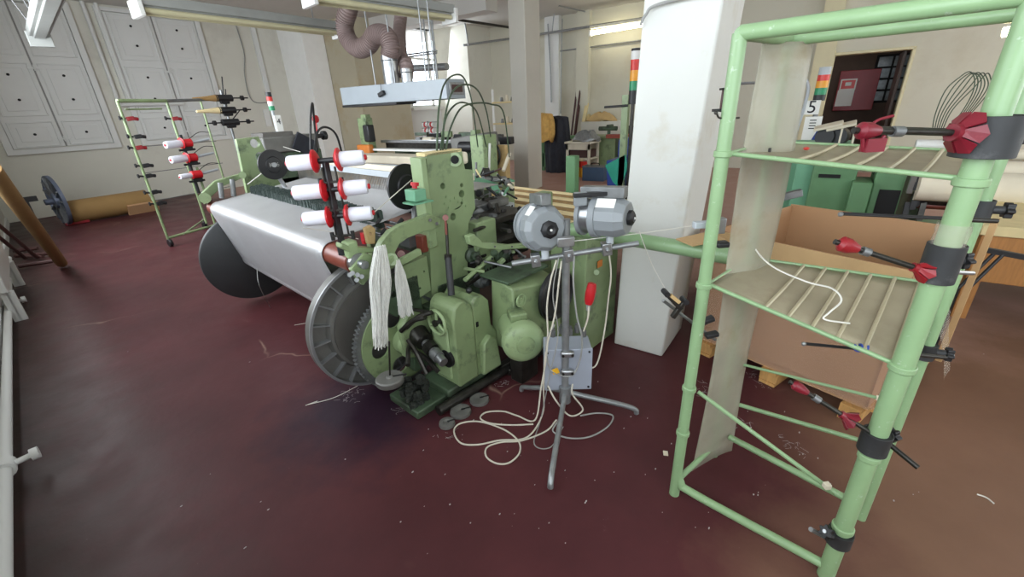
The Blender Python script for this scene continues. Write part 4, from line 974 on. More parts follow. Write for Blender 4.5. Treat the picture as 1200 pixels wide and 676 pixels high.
# cables hanging from the feeders and lying on the floor
def cab(pts, label, r=.0045, m='cable_white', n=8, cat='cable', name='cable', group=None):
    return solo(MB().tube(spline(pts, n), r, 8), name, m, label, cat, group)
g = lambda x, y, o=-.03: vw(x, y, G, o)
fl_ = lambda x, y, z=.005: onZ(x, y, z)
cab([g(652, 305), g(645, 330), g(641, 360), g(642, 390), g(640, 420), g(634, 455), fl_(627, 492, .04), fl_(606, 487, .008), fl_(590, 482), fl_(570, 483), fl_(563, 490), fl_(575, 496), fl_(600, 498), fl_(625, 497)], 'white cable from the left feeder down to the upper small floor loop')
cab([g(658, 306), g(655, 330), g(650, 370), g(640, 410), g(637, 450), fl_(636, 484, .05), fl_(618, 512), fl_(585, 516), fl_(560, 521), fl_(540, 519), fl_(532, 505), fl_(540, 496), fl_(562, 494), fl_(590, 503), fl_(607, 516), fl_(609, 530), fl_(597, 542), fl_(582, 543), fl_(570, 535), fl_(571, 524), fl_(588, 518), fl_(612, 516), fl_(640, 505), fl_(652, 492, .02)], 'longest white cable making the wide double loop on the floor')
cab([g(673, 300), g(672, 330), g(676, 370), g(682, 395), g(680, 420), g(670, 440), g(650, 437), g(642, 425), g(640, 400), g(650, 380)], 'grey-white cable slung around the control box', m='cable_grey')
cab([vw(712, 285, G, .1), vw(716, 320, G, .1), vw(713, 350, G, .1), vw(708, 390, G, .1), vw(700, 425, G, .05), vw(690, 430, G, .03), vw(683, 415, G, .03), vw(682, 395, G, .0)], 'white cable bowing out right of the control box to the upright')
cab([g(684, 388), g(689, 372, .05), g(690, 356, .1)], 'white cable from the control box up to the red connector')
cab([g(642, 452), g(652, 470, -.06), g(668, 487, -.06), g(683, 480, -.06), g(671, 462, -.05), g(671, 450, -.04)], 'cream cable hanging in a loop below the control box')
cab([fl_(655, 492, .05), fl_(648, 505), fl_(665, 513), fl_(690, 512), fl_(712, 500), fl_(718, 487), fl_(700, 484, .05), fl_(680, 487, .06)], 'grey cable ring lying over the right leg of the stand', m='cable_grey')
cab([g(655, 300), g(648, 345), g(654, 392), g(644, 440), fl_(634, 490, .03), fl_(626, 520), fl_(645, 524), fl_(660, 500, .02)], 'thin grey cable curling round the stand foot', .003, m='cable_grey')
# feeding threads
thread([vw(749, 271, G), vw(764, 310, G, .1), vw(782, 343, G, .1)], 'thread from the right feeder down to the yarn guide by the pillar')
thread([vw(668, 283, G), vw(760, 272, G, .05), vw(828, 262, G + V((0, 0, 0)), .15)], 'long white thread running level from the left feeder to the rack')

# ------------------------------------------------------------------ yarn guide rod held by the rack post
FLp = onZ(790, 578, 0); FRp = V((1.44, -.29, 0))
yg = thing('yarn_guide', 'dark guide bracket on a grey rod, level with the white pillar edge', 'bracket', vw(800, 365, FLp, .05))
p0, p1 = vw(777, 352, FLp, .0), vw(838, 398, FLp, .12)
link(MB().cyl(p0, p1, .006), 'rod', 'dull_steel', yg)
for a_, b_, w_ in (((780, 343), (798, 362), .022), ((802, 352), (788, 372), .022)):
    A_, B_ = vw(*a_, FLp, -.01), vw(*b_, FLp, -.01)
    link(MB().box((A_ + B_) / 2, ((B_ - A_).length, .02, .016), ((B_ - A_), HEAD)), 'bracket_arm', 'oily_metal', yg, bevel=.003)
    link(MB().cyl(A_ - HEAD * .02, A_ + HEAD * .02, .010), 'screw', 'black_plastic', yg)
link(MB().box(vw(791, 350, FLp, -.02), (.045, .012, .012), (vw(798, 356, FLp) - vw(786, 346, FLp), HEAD)), 'felt_pad', 'cork', yg)
for k, (x, y) in enumerate(((829, 375), (834, 392))):
    link(MB().box(vw(x, y, FLp, .06), (.05, .03, .018), (AX + V((0, 0, .35 - k * .2)), HEAD)), 'clamp', 'black_plastic', yg, bevel=.004)

# ================================================================== THE NEAR RACK
RK = 'rack_green'
rack = thing('creel_rack', 'tall pale green tubular rack with two sagging trays in the right foreground', 'rack', (1.6, -.05, 0))
def Q(mb, name, m=RK, parent=None, **k): return link(mb, name, m, parent or rack, **k)
RL, RR_ = V((1.835, .166, 0)), V((1.79, -.40, 0))
ZT = 1.765
Q(MB().cyl(FLp, FLp + V((0, 0, ZT)), .021, n=24), 'post', label='front left post of the green rack')
Q(MB().cyl(FRp, FRp + V((0, 0, ZT)), .026, n=24), 'post', label='thick front right post with black collars')
Q(MB().cyl(RL, RL + V((0, 0, ZT)), .018, n=20), 'post'); Q(MB().cyl(RR_, RR_ + V((0, 0, ZT)), .018, n=20), 'post')
mk_r = lambda a, b, z0, z1, r: MB().cyl(a + V((0, 0, z0)), b + V((0, 0, z1)), r, n=18)
Q(mk_r(FLp, FRp, ZT, ZT, .021), 'top_rail'); Q(mk_r(RL, RR_, ZT, ZT, .018), 'top_rail')
Q(mk_r(FLp, RL, ZT, ZT, .018), 'top_rail'); Q(mk_r(FRp, RR_, ZT, ZT, .018), 'top_rail')
e = (FRp - FLp).normalized()
Q(MB().tube(spline([FLp + V((0, 0, .16)), FLp + e * .02 + V((0, 0, .08)), FLp + e * .08 + V((0, 0, .055)), FRp + V((0, 0, .045))], 6), .017, 14), 'bottom_rail')
a, b = vw(852, 512, RL), vw(988, 582, FRp, .18)
Q(MB().cyl(onX(855, 512, RL.x), onX(990, 583, FRp.x + .25), .014), 'bottom_rail')
Q(MB().cyl(onX(862, 473, 2.0), onX(1005, 515, 1.98), .010), 'bottom_rail')
Q(MB().cyl(FLp + V((0, 0, .07)), RL + V((0, 0, .07)), .012), 'bottom_rail')
Q(MB().cyl(vw(818, 459, FLp), vw(978, 577, FRp, .1), .008), 'brace')
Q(MB().cyl(onX(866, 426, 1.86), onX(1032, 467, 1.80), .006), 'brace')
for (pt, z, r) in ((FLp, .998, .027), (FLp, 1.44, .027), (FLp, .56, .026), (FLp, .34, .026), (FRp, .885, .032), (FRp, 1.395, .033), (FRp, .56, .03), (FRp, .245, .032)):
    Q(MB().cyl(pt + V((0, 0, z - .010)), pt + V((0, 0, z + .010)), r, n=24), 'ring_clip', bevel=.003)
# trays: green edge rods, translucent corrugated sheet between
def tray(A, B, Cc, D_, label, nrib):
    t = Q(MB().cyl(A, B, .007), 'tray_rod', label=label); Q(MB().cyl(D_, Cc, .006), 'rod', RK, t); Q(MB().cyl(A, D_, .005), 'rod', RK, t); Q(MB().cyl(B, Cc, .005), 'rod', RK, t)
    rows = []
    for i in range(25):
        u_ = i / 24; rows.append([(A.lerp(B, u_)).lerp(D_.lerp(Cc, u_), w_) - V((0, 0, .012 * math.sin(PI * w_) + .004 * random.random())) for w_ in np.linspace(0, 1, 9)])
    link(MB().grid(rows), 'tray_sheet', 'tray_sheet', t, solid=.0015)
    for i in range(nrib):
        u_ = .34 + .62 * i / (nrib - 1)
        p, q = A.lerp(B, u_), D_.lerp(Cc, u_ - .0); m_ = (p + q) / 2 - V((0, 0, .006))
        link(MB().tube(spline([p, m_, q], 3), .006, 6), 'rib', 'rack_slat', t)
M['rack_slat'] = mat('rack_slat', (182, 172, 142), .45, var=.08)
tray(FLp + V((.012, -.01, 1.0)), FRp + V((0, 0, .885)), onX(1088, 331, 1.93), onX(878, 302, 1.88), 'front rod of the lower tray', 6)
tray(FLp + V((.012, -.01, 1.44)), FRp + V((0, 0, 1.40)), onX(1150, 178, 2.12), onX(905, 166, 2.02), 'front rod of the upper tray', 6)
# hanging translucent plastic curtain at the left end
rows = []
xs0 = np.linspace(0, 1, 10)
for i in range(30):
    k = i / 29; z = ZT - .01 - k * (ZT - .03)
    rows.append([V((1.668 + (1.86 - 1.668) * u_ + .010 * math.sin(5 * u_ + 3 * k) + .02 * k * math.sin(PI * u_), .222 + (.100 - .222) * u_ + .008 * math.sin(7 * k + 3 * u_), z + .03 * k * (u_ - .5))) for u_ in xs0])
cur = solo(MB().grid(rows), 'plastic_curtain', 'hazy_sheet', 'hazy translucent plastic strip hanging down the left end of the green rack', 'curtain', solid=.001)
# black collars, knobs and their arms on the front right post
BR = 'black_rubber'
def collar(z, h, r, label, knob_dir, rod, post=FRp, knob=True):
    c = post + V((0, 0, z)); t = thing('rack_clamp', label, 'clamp', c, 'black clamps on the rack posts')
    link(MB().lathe(c - V((0, 0, h / 2)), (0, 0, 1), [(0, 0), (r, 0), (r, h), (r * .9, h), (r * .9, h * .97), (0, h * .97)], 36), 'collar', BR, t, bevel=.002)
    kd = V(knob_dir).normalized()
    link(MB().cyl(c + kd * (r - .005), c + kd * (r + .022), .012), 'neck', BR, t)
    if knob:
        k0 = c + kd * (r + .022); pts = []
        u_, v_, a_ = basis(kd)
        for i in range(40):
            tt = 2 * PI * i / 40; rr = .020 + .004 * math.cos(6 * tt); pts.append(k0 + u_ * rr * math.cos(tt) + v_ * rr * math.sin(tt))
        kn = link(MB().plate(pts, kd * .018), 'knob', 'black_plastic', t, bevel=.003)
        link(MB().cyl(k0 + kd * .016, k0 + kd * .022, .006), 'knob_bolt', 'steel', kn)
    if rod:
        link(MB().cyl(rod[0], rod[1], rod[2]), 'rod', rod[3], t)
    return t, c
# big top collar with dark red cone holder
cz = 1.495
t, c = collar(cz, .088, .056, 'largest black collar clamp at the top of the thick rack post', RT * 1 + HEAD * .25, (vw(1012, 152, FRp, -.02), vw(1150, 156, FRp, .03), .0085, 'oily_metal'))
def petals(c, ax, r, n, m, parent, ln=.05):
    a = V(ax).normalized(); u, v, _ = basis(a)
    for k in range(n):
        t0 = 2 * PI * k / n; w_ = PI / n * .92; P_ = []
        for tt, rr, h in ((t0 - w_, .3, 0), (t0 + w_, .3, 0), (t0 + w_, .9, ln), (t0, 1.0, ln * 1.25), (t0 - w_, .9, ln)):
            P_.append(c + a * h + (u * math.cos(tt) + v * math.sin(tt)) * r * rr)
        n_ = (P_[1] - P_[0]).cross(P_[2] - P_[0]).normalized()
        m_ = MB().add(P_ + [q + n_ * .004 for q in P_], [(0, 1, 2, 3, 4), (9, 8, 7, 6, 5), (0, 5, 6, 1), (1, 6, 7, 2), (2, 7, 8, 3), (3, 8, 9, 4), (4, 9, 5, 0)])
        link(m_, 'petal', m, parent)
def cone_holder(label, tip, root, petal_at, m='dark_red_plastic', big=.034, small=.020, rodr=.007, hookpt=None):
    A_, B_ = V(tip), V(root); d = (A_ - B_).normalized(); t = thing('cone_holder', label, 'holder', B_, 'red cone holders on the rack')
    link(MB().cyl(B_, A_, rodr), 'rod', 'oily_metal', t)
    pc = B_.lerp(A_, petal_at)
    petals(pc, -d, big, 6, m, t, .022)
    link(MB().cyl(pc - d * .008, pc + d * .012, big * .4), 'hub', m, t)
    tp = A_ - d * .03; link(MB().lathe(tp, d, [(0, -.03), (small * .55, -.03), (small, -.005), (small, .012), (small * .5, .02), (0, .02)], 20), 'tip_plug', m, t)
    link(MB().cyl(B_.lerp(A_, .62), B_.lerp(A_, .70), rodr * 1.6), 'sleeve', 'dull_steel', t)
    return t, tp, d
t, tp, d = cone_holder('dark red petalled cone holder by the largest collar, pointing left', vw(1000, 153, FRp, -.02), vw(1148, 156, FRp, -.0), .19, big=.046, small=.018)
link(MB().tube(spline([tp, tp + V((0, 0, .02)) + AX * .02, tp + V((0, 0, .028)) + AX * .055], 5), .003), 'spring_finger', 'dark_red_plastic', t)
rc = vw(1023, 170, FRp, -.02)
mb = MB().box(rc, (.045, .02, .028), (AX, HEAD)).cyl(rc + AX * .022 + V((0, 0, .018)), rc - AX * .0 + V((0, 0, -.012)), .004).cyl(rc - AX * .03 + V((0, 0, .018)), rc - AX * .02 + V((0, 0, -.012)), .004)
link(mb, 'spring_clip', 'dark_red_plastic', t)
cone_holder('red petalled cone holder at box height on the thick post', vw(978, 283, FRp, .05), vw(1086, 318, FRp, .0), .10, m='red_plastic' if False else 'fire_red', big=.030, small=.020)
cone_holder('dark red cone holder low on the thick post, above the pallet', vw(925, 447, FRp, .12), vw(1022, 508, FRp, .0), .32, m='dark_red_plastic', big=.030, small=.016)
tp = vw(1094, 318, FRp)
collar(1.205 - .01, .098, .038, 'black collar clamp at mid height on the thick rack post, under the clear film', RT + HEAD * .3, (vw(1100, 318, FRp, .05), vw(1140, 320, FRp, .1), .006, 'steel'))
zz = vw(1030, 517, FRp).z
collar(zz, .072, .038, 'black collar clamp low on the thick rack post with a rod sticking out', RT + HEAD * .4 + V((0, 0, .1)), (vw(1038, 517, FRp, .03), vw(1076, 548, FRp, -.05), .008, 'oily_metal'))
zz = vw(982, 629, FRp).z
collar(zz, .055, .037, 'lowest black collar clamp near the foot of the thick rack post', -RT * .8 - HEAD * .2 + V((0, 0, .5)), (vw(950, 620, FRp, .02), vw(972, 632, FRp, .02), .008, 'dull_steel'))
zz = vw(1130, 245, FRp, .2)
for (y, lb, a_, b_) in ((246, 'black clamp behind the thick post with a long thin level rod', (985, 251), (1168, 259)), (410, 'black clamp behind the thick post below the lower tray', (942, 403), (1108, 419))):
    RRq = RR_ + V((0, 0, 0)); z_ = vw(1100 if y > 300 else 1128, y, RR_).z
    t, c = collar(z_, .055, .028, lb, RT - HEAD * .4, None, post=RR_)
    A_, B_ = vw(*a_, RR_, -.08), vw(*b_, RR_, -.08)
    link(MB().cyl(A_.lerp(B_, .72), B_, .0065), 'rod', 'oily_metal', t)
    link(MB().cyl(A_, A_.lerp(B_, .75), .0035).cyl(A_ + V((0, 0, .004)) , A_.lerp(B_, .75) + V((0, 0, .004)), .0025), 'thin_rod', 'black_plastic', t)
    link(MB().ball(A_, .007, 10), 'eye', 'steel', t)
# clear film wound on the post
c = FRp; z0_, z1_ = vw(1100, 300, FRp).z, vw(1118, 262, FRp).z
rows = [[c + V((math.cos(t_) * (.030 + .004 * random.random()), math.sin(t_) * (.030 + .004 * random.random()), z0_ + (z1_ - z0_) * k / 6)) for t_ in np.linspace(0, 2 * PI, 25)] for k in range(7)]
solo(MB().grid(rows), 'clear_film', 'clear_film', 'crinkled clear film wrapped round the thick rack post', 'film')
# tape bits and a blue tie
solo(MB().cyl(onX(1027, 466, 1.80), onX(1037, 468, 1.80), .010), 'tape_wrap', 'cream_cloth', 'cream tape end on the brace rod beside the thick post', 'tape')
solo(MB().box(vw(969, 569, FRp, .1), (.022, .022, .02), (AX, HEAD)), 'tape_wrap', 'cream_cloth', 'cream tape lump on the diagonal brace near the floor', 'tape', bevel=.003)
solo(MB().tube([FLp.lerp(FRp, .80) + V((0, 0, .905)) + V((0, 0, .010 * math.cos(q))) + HEAD * .01 * math.sin(q) + AX * .003 * q for q in np.linspace(0, 12, 40)], .003), 'cable_tie', 'blue_bin', 'blue tie wound on the front rod of the lower tray', 'tie')
thread([onX(878, 268, 1.80), onX(884, 290, 1.78), onX(905, 312, 1.72), onX(945, 330, 1.66), onX(975, 338, 1.62), onX(986, 352, 1.60), onX(972, 366, 1.56), onX(966, 374, 1.54), onX(996, 379, 1.56)], 'white cord from the plastic strip curling over the lower tray', .003)
solo(MB().ball(onX(945, 174, 1.85), .010, 12, (3, 1, .5)), 'tray_clip', 'signal_red', 'small red clip lying on the upper tray', 'clip')
solo(MB().box(onX(897, 175, 1.8), (.03, .07, .016), (V((.2, -1, 0)), V((1, .2, 0)))), 'tray_block', 'oily_metal', 'flat dark metal piece at the left end of the upper tray', 'metal piece', bevel=.003)
# tensioner hardware on the back of the left post
th = thing('yarn_tensioner', 'brown metal yarn tensioner plate on the left rack post near the top', 'tensioner', vw(855, 125, FLp, .05))
c = vw(853, 118, FLp, .03)
link(MB().box(c, (.045, .010, .062), (AX, HEAD)), 'plate', 'pole_brown', th, bevel=.003)
link(MB().box(c + V((0, 0, .033)), (.055, .02, .006), (AX, HEAD)), 'plate_lip', 'oily_metal', th)
link(MB().cyl(c - HEAD * .008 + V((0, 0, .012)), c - HEAD * .003 + V((0, 0, .012)), .008), 'hole', 'dark_slot', th)
mb = MB().tube(spline([vw(840, 133, FLp), vw(843, 138, FLp), vw(854, 139, FLp), vw(866, 138, FLp, .03)], 5), .003); link(mb, 'wire_arm', 'oily_metal', th)
link(MB().ball(vw(839, 132, FLp), .006, 10), 'ball_end', 'oily_metal', th)
link(MB().box(vw(845, 129, FLp, .02), (.05, .02, .008), (AX, HEAD)), 'serrated_edge', 'black_plastic', th)
th = thing('yarn_sensor', 'white and silver yarn sensor block on the left rack post', 'sensor', vw(828, 264, FLp, .05))
link(MB().box(vw(825, 263, FLp, .06), (.075, .03, .022), (AX, HEAD)), 'body', 'grey_light', th, bevel=.003)
link(MB().box(vw(844, 264, FLp, .08), (.03, .03, .055), (AX, HEAD)), 'clamp', 'steel', th, bevel=.003)
link(MB().box(vw(846, 286, FLp, .08), (.045, .04, .02), (AX, HEAD)), 'knob', 'black_plastic', th, bevel=.006)
A_ = onZ(793, 281, 1.01)
solo(MB().plate([onZ(792, 281, 1.01), onZ(812, 289, 1.01), onZ(850, 281, 1.01), onZ(828, 273, 1.01)], (0, 0, .006)), 'cardboard_piece', 'cardboard_edge', 'flat piece of cardboard lying on the green cross pipe', 'cardboard')

# ================================================================== BIG CARDBOARD BOX ON A PALLET
B0 = V((2.44, -.42, 0)); bu = V((.35, .937, 0)).normalized(); bv = V((bu.y, -bu.x, 0)); BW, BD_ = .95, .97; bz0, bz1 = .12, .86
box = thing('cardboard_box', 'big open cardboard box in clear wrap standing on a pallet', 'box', B0 + bu * BW / 2 + bv * BD_ / 2 + V((0, 0, bz0)))
def wallp(p, q, z0, z1, n, name, th=.012, m='cardboard'):
    return link(MB().plate([p + V((0, 0, z0)), q + V((0, 0, z0)), q + V((0, 0, z1)), p + V((0, 0, z1))], n * th), name, m, box)
A0, A1, A2, A3 = B0, B0 + bu * BW, B0 + bu * BW + bv * BD_, B0 + bv * BD_
wallp(A0, A1, bz0, bz1, bv, 'side_panel'); wallp(A1, A2, bz0, bz1, -bu, 'side_panel'); wallp(A3, A2, bz0, bz1 + .01, -bv, 'side_panel'); wallp(A0, A3, bz0, bz1, bu, 'side_panel')
link(MB().plate([A0 + V((0, 0, .14)), A1 + V((0, 0, .14)), A2 + V((0, 0, .14)), A3 + V((0, 0, .14))], (0, 0, .01)), 'bottom', 'cardboard', box)
wallp(A0 - bv * .004, A1 - bv * .004, bz1 - .17, bz1 + .002, -bv, 'folded_flap', .006, 'cardboard_edge')
mb = MB(); rows = []
pp = [A1 - bv * .02, A0 - bv * .02 - bu * .02, A3 - bu * .02 + bv * .02]
for k in range(12):
    z = bz0 + .0 + (bz1 - .14 - bz0) * k / 11; rows.append([(pp[0].lerp(pp[1], u_) if u_ <= 1 else pp[1].lerp(pp[2], u_ - 1)) + V((random.uniform(-.004, .004), random.uniform(-.004, .004), z)) for u_ in np.linspace(0, 2, 40)])
link(mb.grid(rows), 'wrap_film', 'wrap_film', box)
rows = [[A0 + bv * (.05 + .05 * u_) - bu * (.05 + .03 * k + .02 * random.random()) + V((0, 0, bz1 - .04 - .09 * k + .02 * random.random())) for u_ in range(4)] for k in range(6)]
link(MB().grid(rows), 'loose_film', 'clear_film', box)
pal = thing('pallet', 'wooden pallet under the big cardboard box', 'pallet', B0 + bu * .475 + bv * .485)
for i in range(7):
    link(MB().box(B0 + bu * BW / 2 + bv * (BD_ * (i + .5) / 7) + V((0, 0, .108)), (BW + .10, .11, .02), (bu, bv)), 'deck_board', 'pallet_wood', pal)
for i in range(3):
    link(MB().box(B0 + bu * (.06 + (BW - .12) * i / 2) + bv * BD_ / 2 + V((0, 0, .088)), (.09, BD_ + .04, .02), (bu, bv)), 'stringer', 'pallet_wood', pal)
    for j in range(3):
        link(MB().box(B0 + bu * (.06 + (BW - .12) * i / 2) + bv * (.06 + (BD_ - .12) * j / 2) + V((0, 0, .049)), (.10, .13, .058), (bu, bv)), 'block', 'pallet_wood', pal, bevel=.003)
    link(MB().box(B0 + bu * (.06 + (BW - .12) * i / 2) + bv * BD_ / 2 + V((0, 0, .010)), (.09, BD_ + .02, .02), (bu, bv)), 'bottom_board', 'pallet_wood', pal)
solo(MB().box(A3 + bv * .10 - bu * .05 + V((0, 0, .46)), (.03, .02, .92), (bu, bv)), 'wood_post', 'cardboard_edge', 'tan corner board standing behind the thick rack post', 'board')
solo(MB().box(onX(912, 232, 3.7), (.30, .05, .05), (V((.3, -.9, .28)), V((.9, .3, 0)))), 'metal_channel', 'dull_steel', 'short grey metal channel resting on the back rim of the cardboard box', 'metal piece', bevel=.004)

# ================================================================== LEFT CREEL RACK WITH SPOOLS
YL = 7.35
def yl(x, y, o=0.0): return onY(x, y, YL + o)
cr = thing('thread_rack', 'light green wheeled thread rack standing before the shuttered windows', 'rack', (2.2, YL, 0))
def T(mb, name, m='machine_green', parent=None, **k): return link(mb, name, m, parent or cr, **k)
def vpost(xt, yt, xb, yb, r, o=0.0, m='machine_green'):
    t_ = yl(xt, yt, o); b_ = yl(xb, yb, o); xx = (t_.x + b_.x) / 2
    T(MB().cyl((xx, YL + o, max(.05, b_.z)), (xx, YL + o, t_.z), r, n=12), 'post', m); return xx, t_.z
x1_, zt_ = vpost(145, 118, 192, 286, .017)
x2_, _z = vpost(197, 117, 240, 262, .017, .2)
x3_, _z = vpost(236, 115, 262, 215, .014, .45)
T(MB().cyl((x1_, YL, zt_), (x2_, YL + .2, zt_), .022, n=12), 'top_rail'); T(MB().cyl((x2_, YL + .2, zt_), (x3_ + .12, YL + .45, zt_ + .02), .020, n=12), 'top_rail', 'dull_steel')
T(MB().cyl((x1_ + .05, YL, zt_ - .10), (x2_ - .1, YL + .15, zt_ - .10), .010, n=8), 'inner_rail')
T(MB().cyl((x1_, YL, .12), (x1_ + .66, YL + .1, .14), .018, n=12), 'bottom_rail')
T(MB().cyl((x1_ + .2, YL, .13), (x1_ + .75, YL + .7, .15), .012, n=12), 'bottom_rail')
T(MB().lathe((x1_, YL - .03, .055), (1, .1, 0), [(0, -.02), (.05, -.02), (.055, -.01), (.055, .01), (.05, .02), (0, .02)], 20), 'wheel', 'black_plastic')
T(MB().lathe((x1_ + .72, YL + .7, .055), (1, .1, 0), [(0, -.02), (.05, -.02), (.055, 0), (.05, .02), (0, .02)], 20), 'wheel', 'black_plastic')
T(MB().cyl((x1_ + .66, YL + .1, 0), (x1_ + .66, YL + .1, 1.0), .016), 'post')
T(MB().cyl((x1_ + .72, YL + .7, .09), (x1_ + .72, YL + .7, .16), .014), 'castor_stem', 'dull_steel')
# level shelf wires
for z_ in (1.32, .99, .62):
    T(MB().cyl((x1_, YL, z_ + .02), (x3_ + .05, YL + .45, z_), .005, n=6), 'wire_rail', 'dull_steel')
# clamps on the posts
for i, (x, y, m_) in enumerate(((153, 139, 'fire_red'), (162, 160, 'black_plastic'), (163, 173, 'fire_red'), (171, 194, 'black_plastic'), (174, 206, 'black_plastic'), (181, 225, 'black_plastic'), (187, 238, 'black_plastic'), (205, 139, 'fire_red'))):
    c = yl(x, y, .2 if x > 195 else 0)
    k = thing('post_clamp', '%s clamp on the %s post of the far thread rack, %s from the top' % (('red' if m_ == 'fire_red' else 'black'), 'second' if x > 195 else 'leftmost', ('first', 'second', 'third', 'fourth', 'fifth', 'sixth', 'seventh', 'first')[i]), 'clamp', c, 'clamps on the far thread rack')
    link(MB().box(c, (.075, .055, .05), ((1, 0, .1), (0, 1, 0))).cyl(c + V((.03, 0, 0)), c + V((.08, 0, -.01)), .022, n=10), 'body', m_, k, bevel=.006)
    link(MB().cyl(c - V((.05, 0, 0)), c - V((.10, 0, -.01)), .012).cyl(c - V((.10, 0, -.01)), c - V((.115, 0, -.01)), .026), 'screw', 'black_plastic', k)
# three white spools on red flanges with a black column
sp0 = yl(218, 205, .1); spc = thing('spool_column', 'black clamp column on the far thread rack carrying three white spools', 'stand', sp0)
link(MB().cyl(yl(211, 158, .1), yl(233, 226, .1), .022, n=10), 'post', 'black_plastic', spc)
for i, (x, y, w_) in enumerate(((213, 168, 'top'), (219, 185, 'middle'), (225, 205, 'bottom'))):
    c = yl(x, y, .06)
    make_spool('white spool pointing left, %s of three on the far thread rack' % w_, c, (-1, -.25, -.02), r=.050 if i < 2 else .035, L=.22 if i < 2 else .17, group='white spools on the far thread rack')
    link(MB().cyl(c, c + V((.12, 0, 0)), .055, n=18), 'red_disc', 'red_plastic', spc)
    link(MB().box(c + V((.05, 0, -.08)), (.12, .05, .05)).cyl(c + V((-.06, 0, -.09)), c + V((.14, 0, -.09)), .015), 'clamp', 'black_plastic', spc)
    link(MB().cyl(c + V((.1, 0, .0)), c + V((.36, .02, .03)), .022, .016, n=10), 'back_cone', 'grey_light', spc)
    link(MB().tube(spline([c + V((.1, 0, .05)), c + V((.25, 0, .13)), c + V((.38, 0, .12))], 4), .005, 6), 'wire', 'black_plastic', spc)
# tall stand with three cone arms
ct = yl(256, 108, .45); cb_ = yl(294, 222, .45)
cs = thing('cone_stand', 'tall dark post with three black cone arms left of the green frame', 'stand', (ct.x, ct.y, .6))
xx = (ct.x + cb_.x) / 2
link(MB().cyl((xx, YL + .45, .02), (xx, YL + .45, ct.z + .03), .020, n=10), 'post', 'dull_steel', cs)
for i, (x, y) in enumerate(((268, 115), (272, 129), (275, 143))):
    c = V((xx, YL + .42, yl(x, y, .45).z))
    arm_ = link(MB().cyl(c - V((.32 if i == 2 else .1, 0, 0)), c + V((.36, 0, .0)), .010, n=8), 'spindle', 'black_plastic', cs)
    link(MB().cyl(c - V((.12, 0, 0)), c + V((.12, 0, 0)), .05, n=12).cyl(c - V((.06, 0, .05)), c + V((.06, 0, -.05)), .035, n=10), 'hub', 'black_plastic', arm_)
    link(MB().cyl(c + V((.25, 0, 0)), c + V((.29, 0, 0)), .035, n=12), 'stop_disc', 'black_plastic', arm_)
    if i == 2: link(MB().cyl(c - V((.25, 0, 0)), c - V((.21, 0, 0)), .035, n=12), 'stop_disc', 'black_plastic', arm_)
    link(MB().cyl(c, c + V((.06 if i != 2 else .2, 0, .30 - .12 * (i == 2))), .008, n=6), 'wire_finger', 'black_plastic', arm_)
    if i < 2:
        link(MB().lathe(c - V((.10, 0, 0)), (-1, -.05, -.02), [(0, 0), (.05, 0), (.03, .16), (.018, .33), (0, .34)], 16), 'cone', 'cardboard_tube' if i == 0 else 'rod_yellow', arm_)
# signal lamp with number sign beside the far frame
sg = onY(318, 130, 6.1)
sl = thing('signal_lamp', 'small red white green signal lamp on a slim pole, number 4 plate', 'signal lamp', (sg.x, 6.1, .9))
pa, pb = onY(314, 108, 6.1), onY(334, 190, 6.1); pb = V((pa.x + (pb.x - pa.x), 6.1, pb.z))
link(MB().cyl((pa.x, 6.1, pb.z - .1), (pa.x, 6.1, pa.z), .02, n=12), 'pole', 'grey_light', sl)
for k, (n_, m_) in enumerate((('cap', 'black_plastic'), ('lens', 'signal_red'), ('lens', 'white_plastic'), ('lens', 'signal_green'))):
    link(MB().cyl((pa.x, 6.1, pa.z - .055 * k), (pa.x, 6.1, pa.z - .055 * (k + 1)), .036, n=20), n_, m_, sl)
sgc = V((pa.x + .02, 6.05, pa.z - .50)); sn = link(MB().box(sgc, (.085, .01, .44)), 'number_plate', 'paper', sl)
text_mesh('4', .10, sgc + V((0, -.008, .14)), (1, 0, 0), (0, 0, 1), 'digit', 'ink', sl)
c = vw(347, 152, sg); mb = MB()
# dark machine bits behind the far frame (far loom's head)
hd = thing('winding_machine', 'dark grey machine head with knobs behind the far black weft disc', 'machine part', onY(335, 180, 5.9) - V((0, 0, .3)))
hc = onY(335, 168, 5.9)
link(MB().box(hc, (.75, .35, .20)), 'housing', 'cast_grey', hd, bevel=.02)
link(MB().box(hc + V((-.15, 0, .12)), (.40, .3, .06)), 'cover', 'cast_face', hd, bevel=.01)
link(MB().cyl(hc + V((.3, 0, .05)), hc + V((.62, 0, .06)), .03).cyl(hc + V((.55, 0, .06)), hc + V((.60, 0, .06)), .06), 'shaft_knob', 'black_plastic', hd)
link(MB().box(hc - V((.05, 0, .3)), (.9, .3, .42)), 'pedestal', 'machine_green_dark', hd, bevel=.02)
link(MB().box(hc - V((.0, 0, .78)), (.7, .3, .56)).box(hc - V((0, 0, hc.z / 2 + .2)), (.6, .3, hc.z - .4)), 'lower_pedestal', 'machine_green_dark', hd, bevel=.02)
link(MB().box(hc + V((.12, -.22, -.02)), (.25, .03, .22), ((1, 0, -.6), (0, 1, 0))), 'blue_flap', 'navy_cloth', hd)
link(MB().cyl(hc + V((.48, 0, .1)), hc + V((.50, 0, .26)), .01).lathe(hc + V((.5, 0, .28)), (.3, -1, 0), [(0, -.015), (.05, -.015), (.05, .015), (0, .015)], 20), 'red_wheel', 'red_plastic', hd)

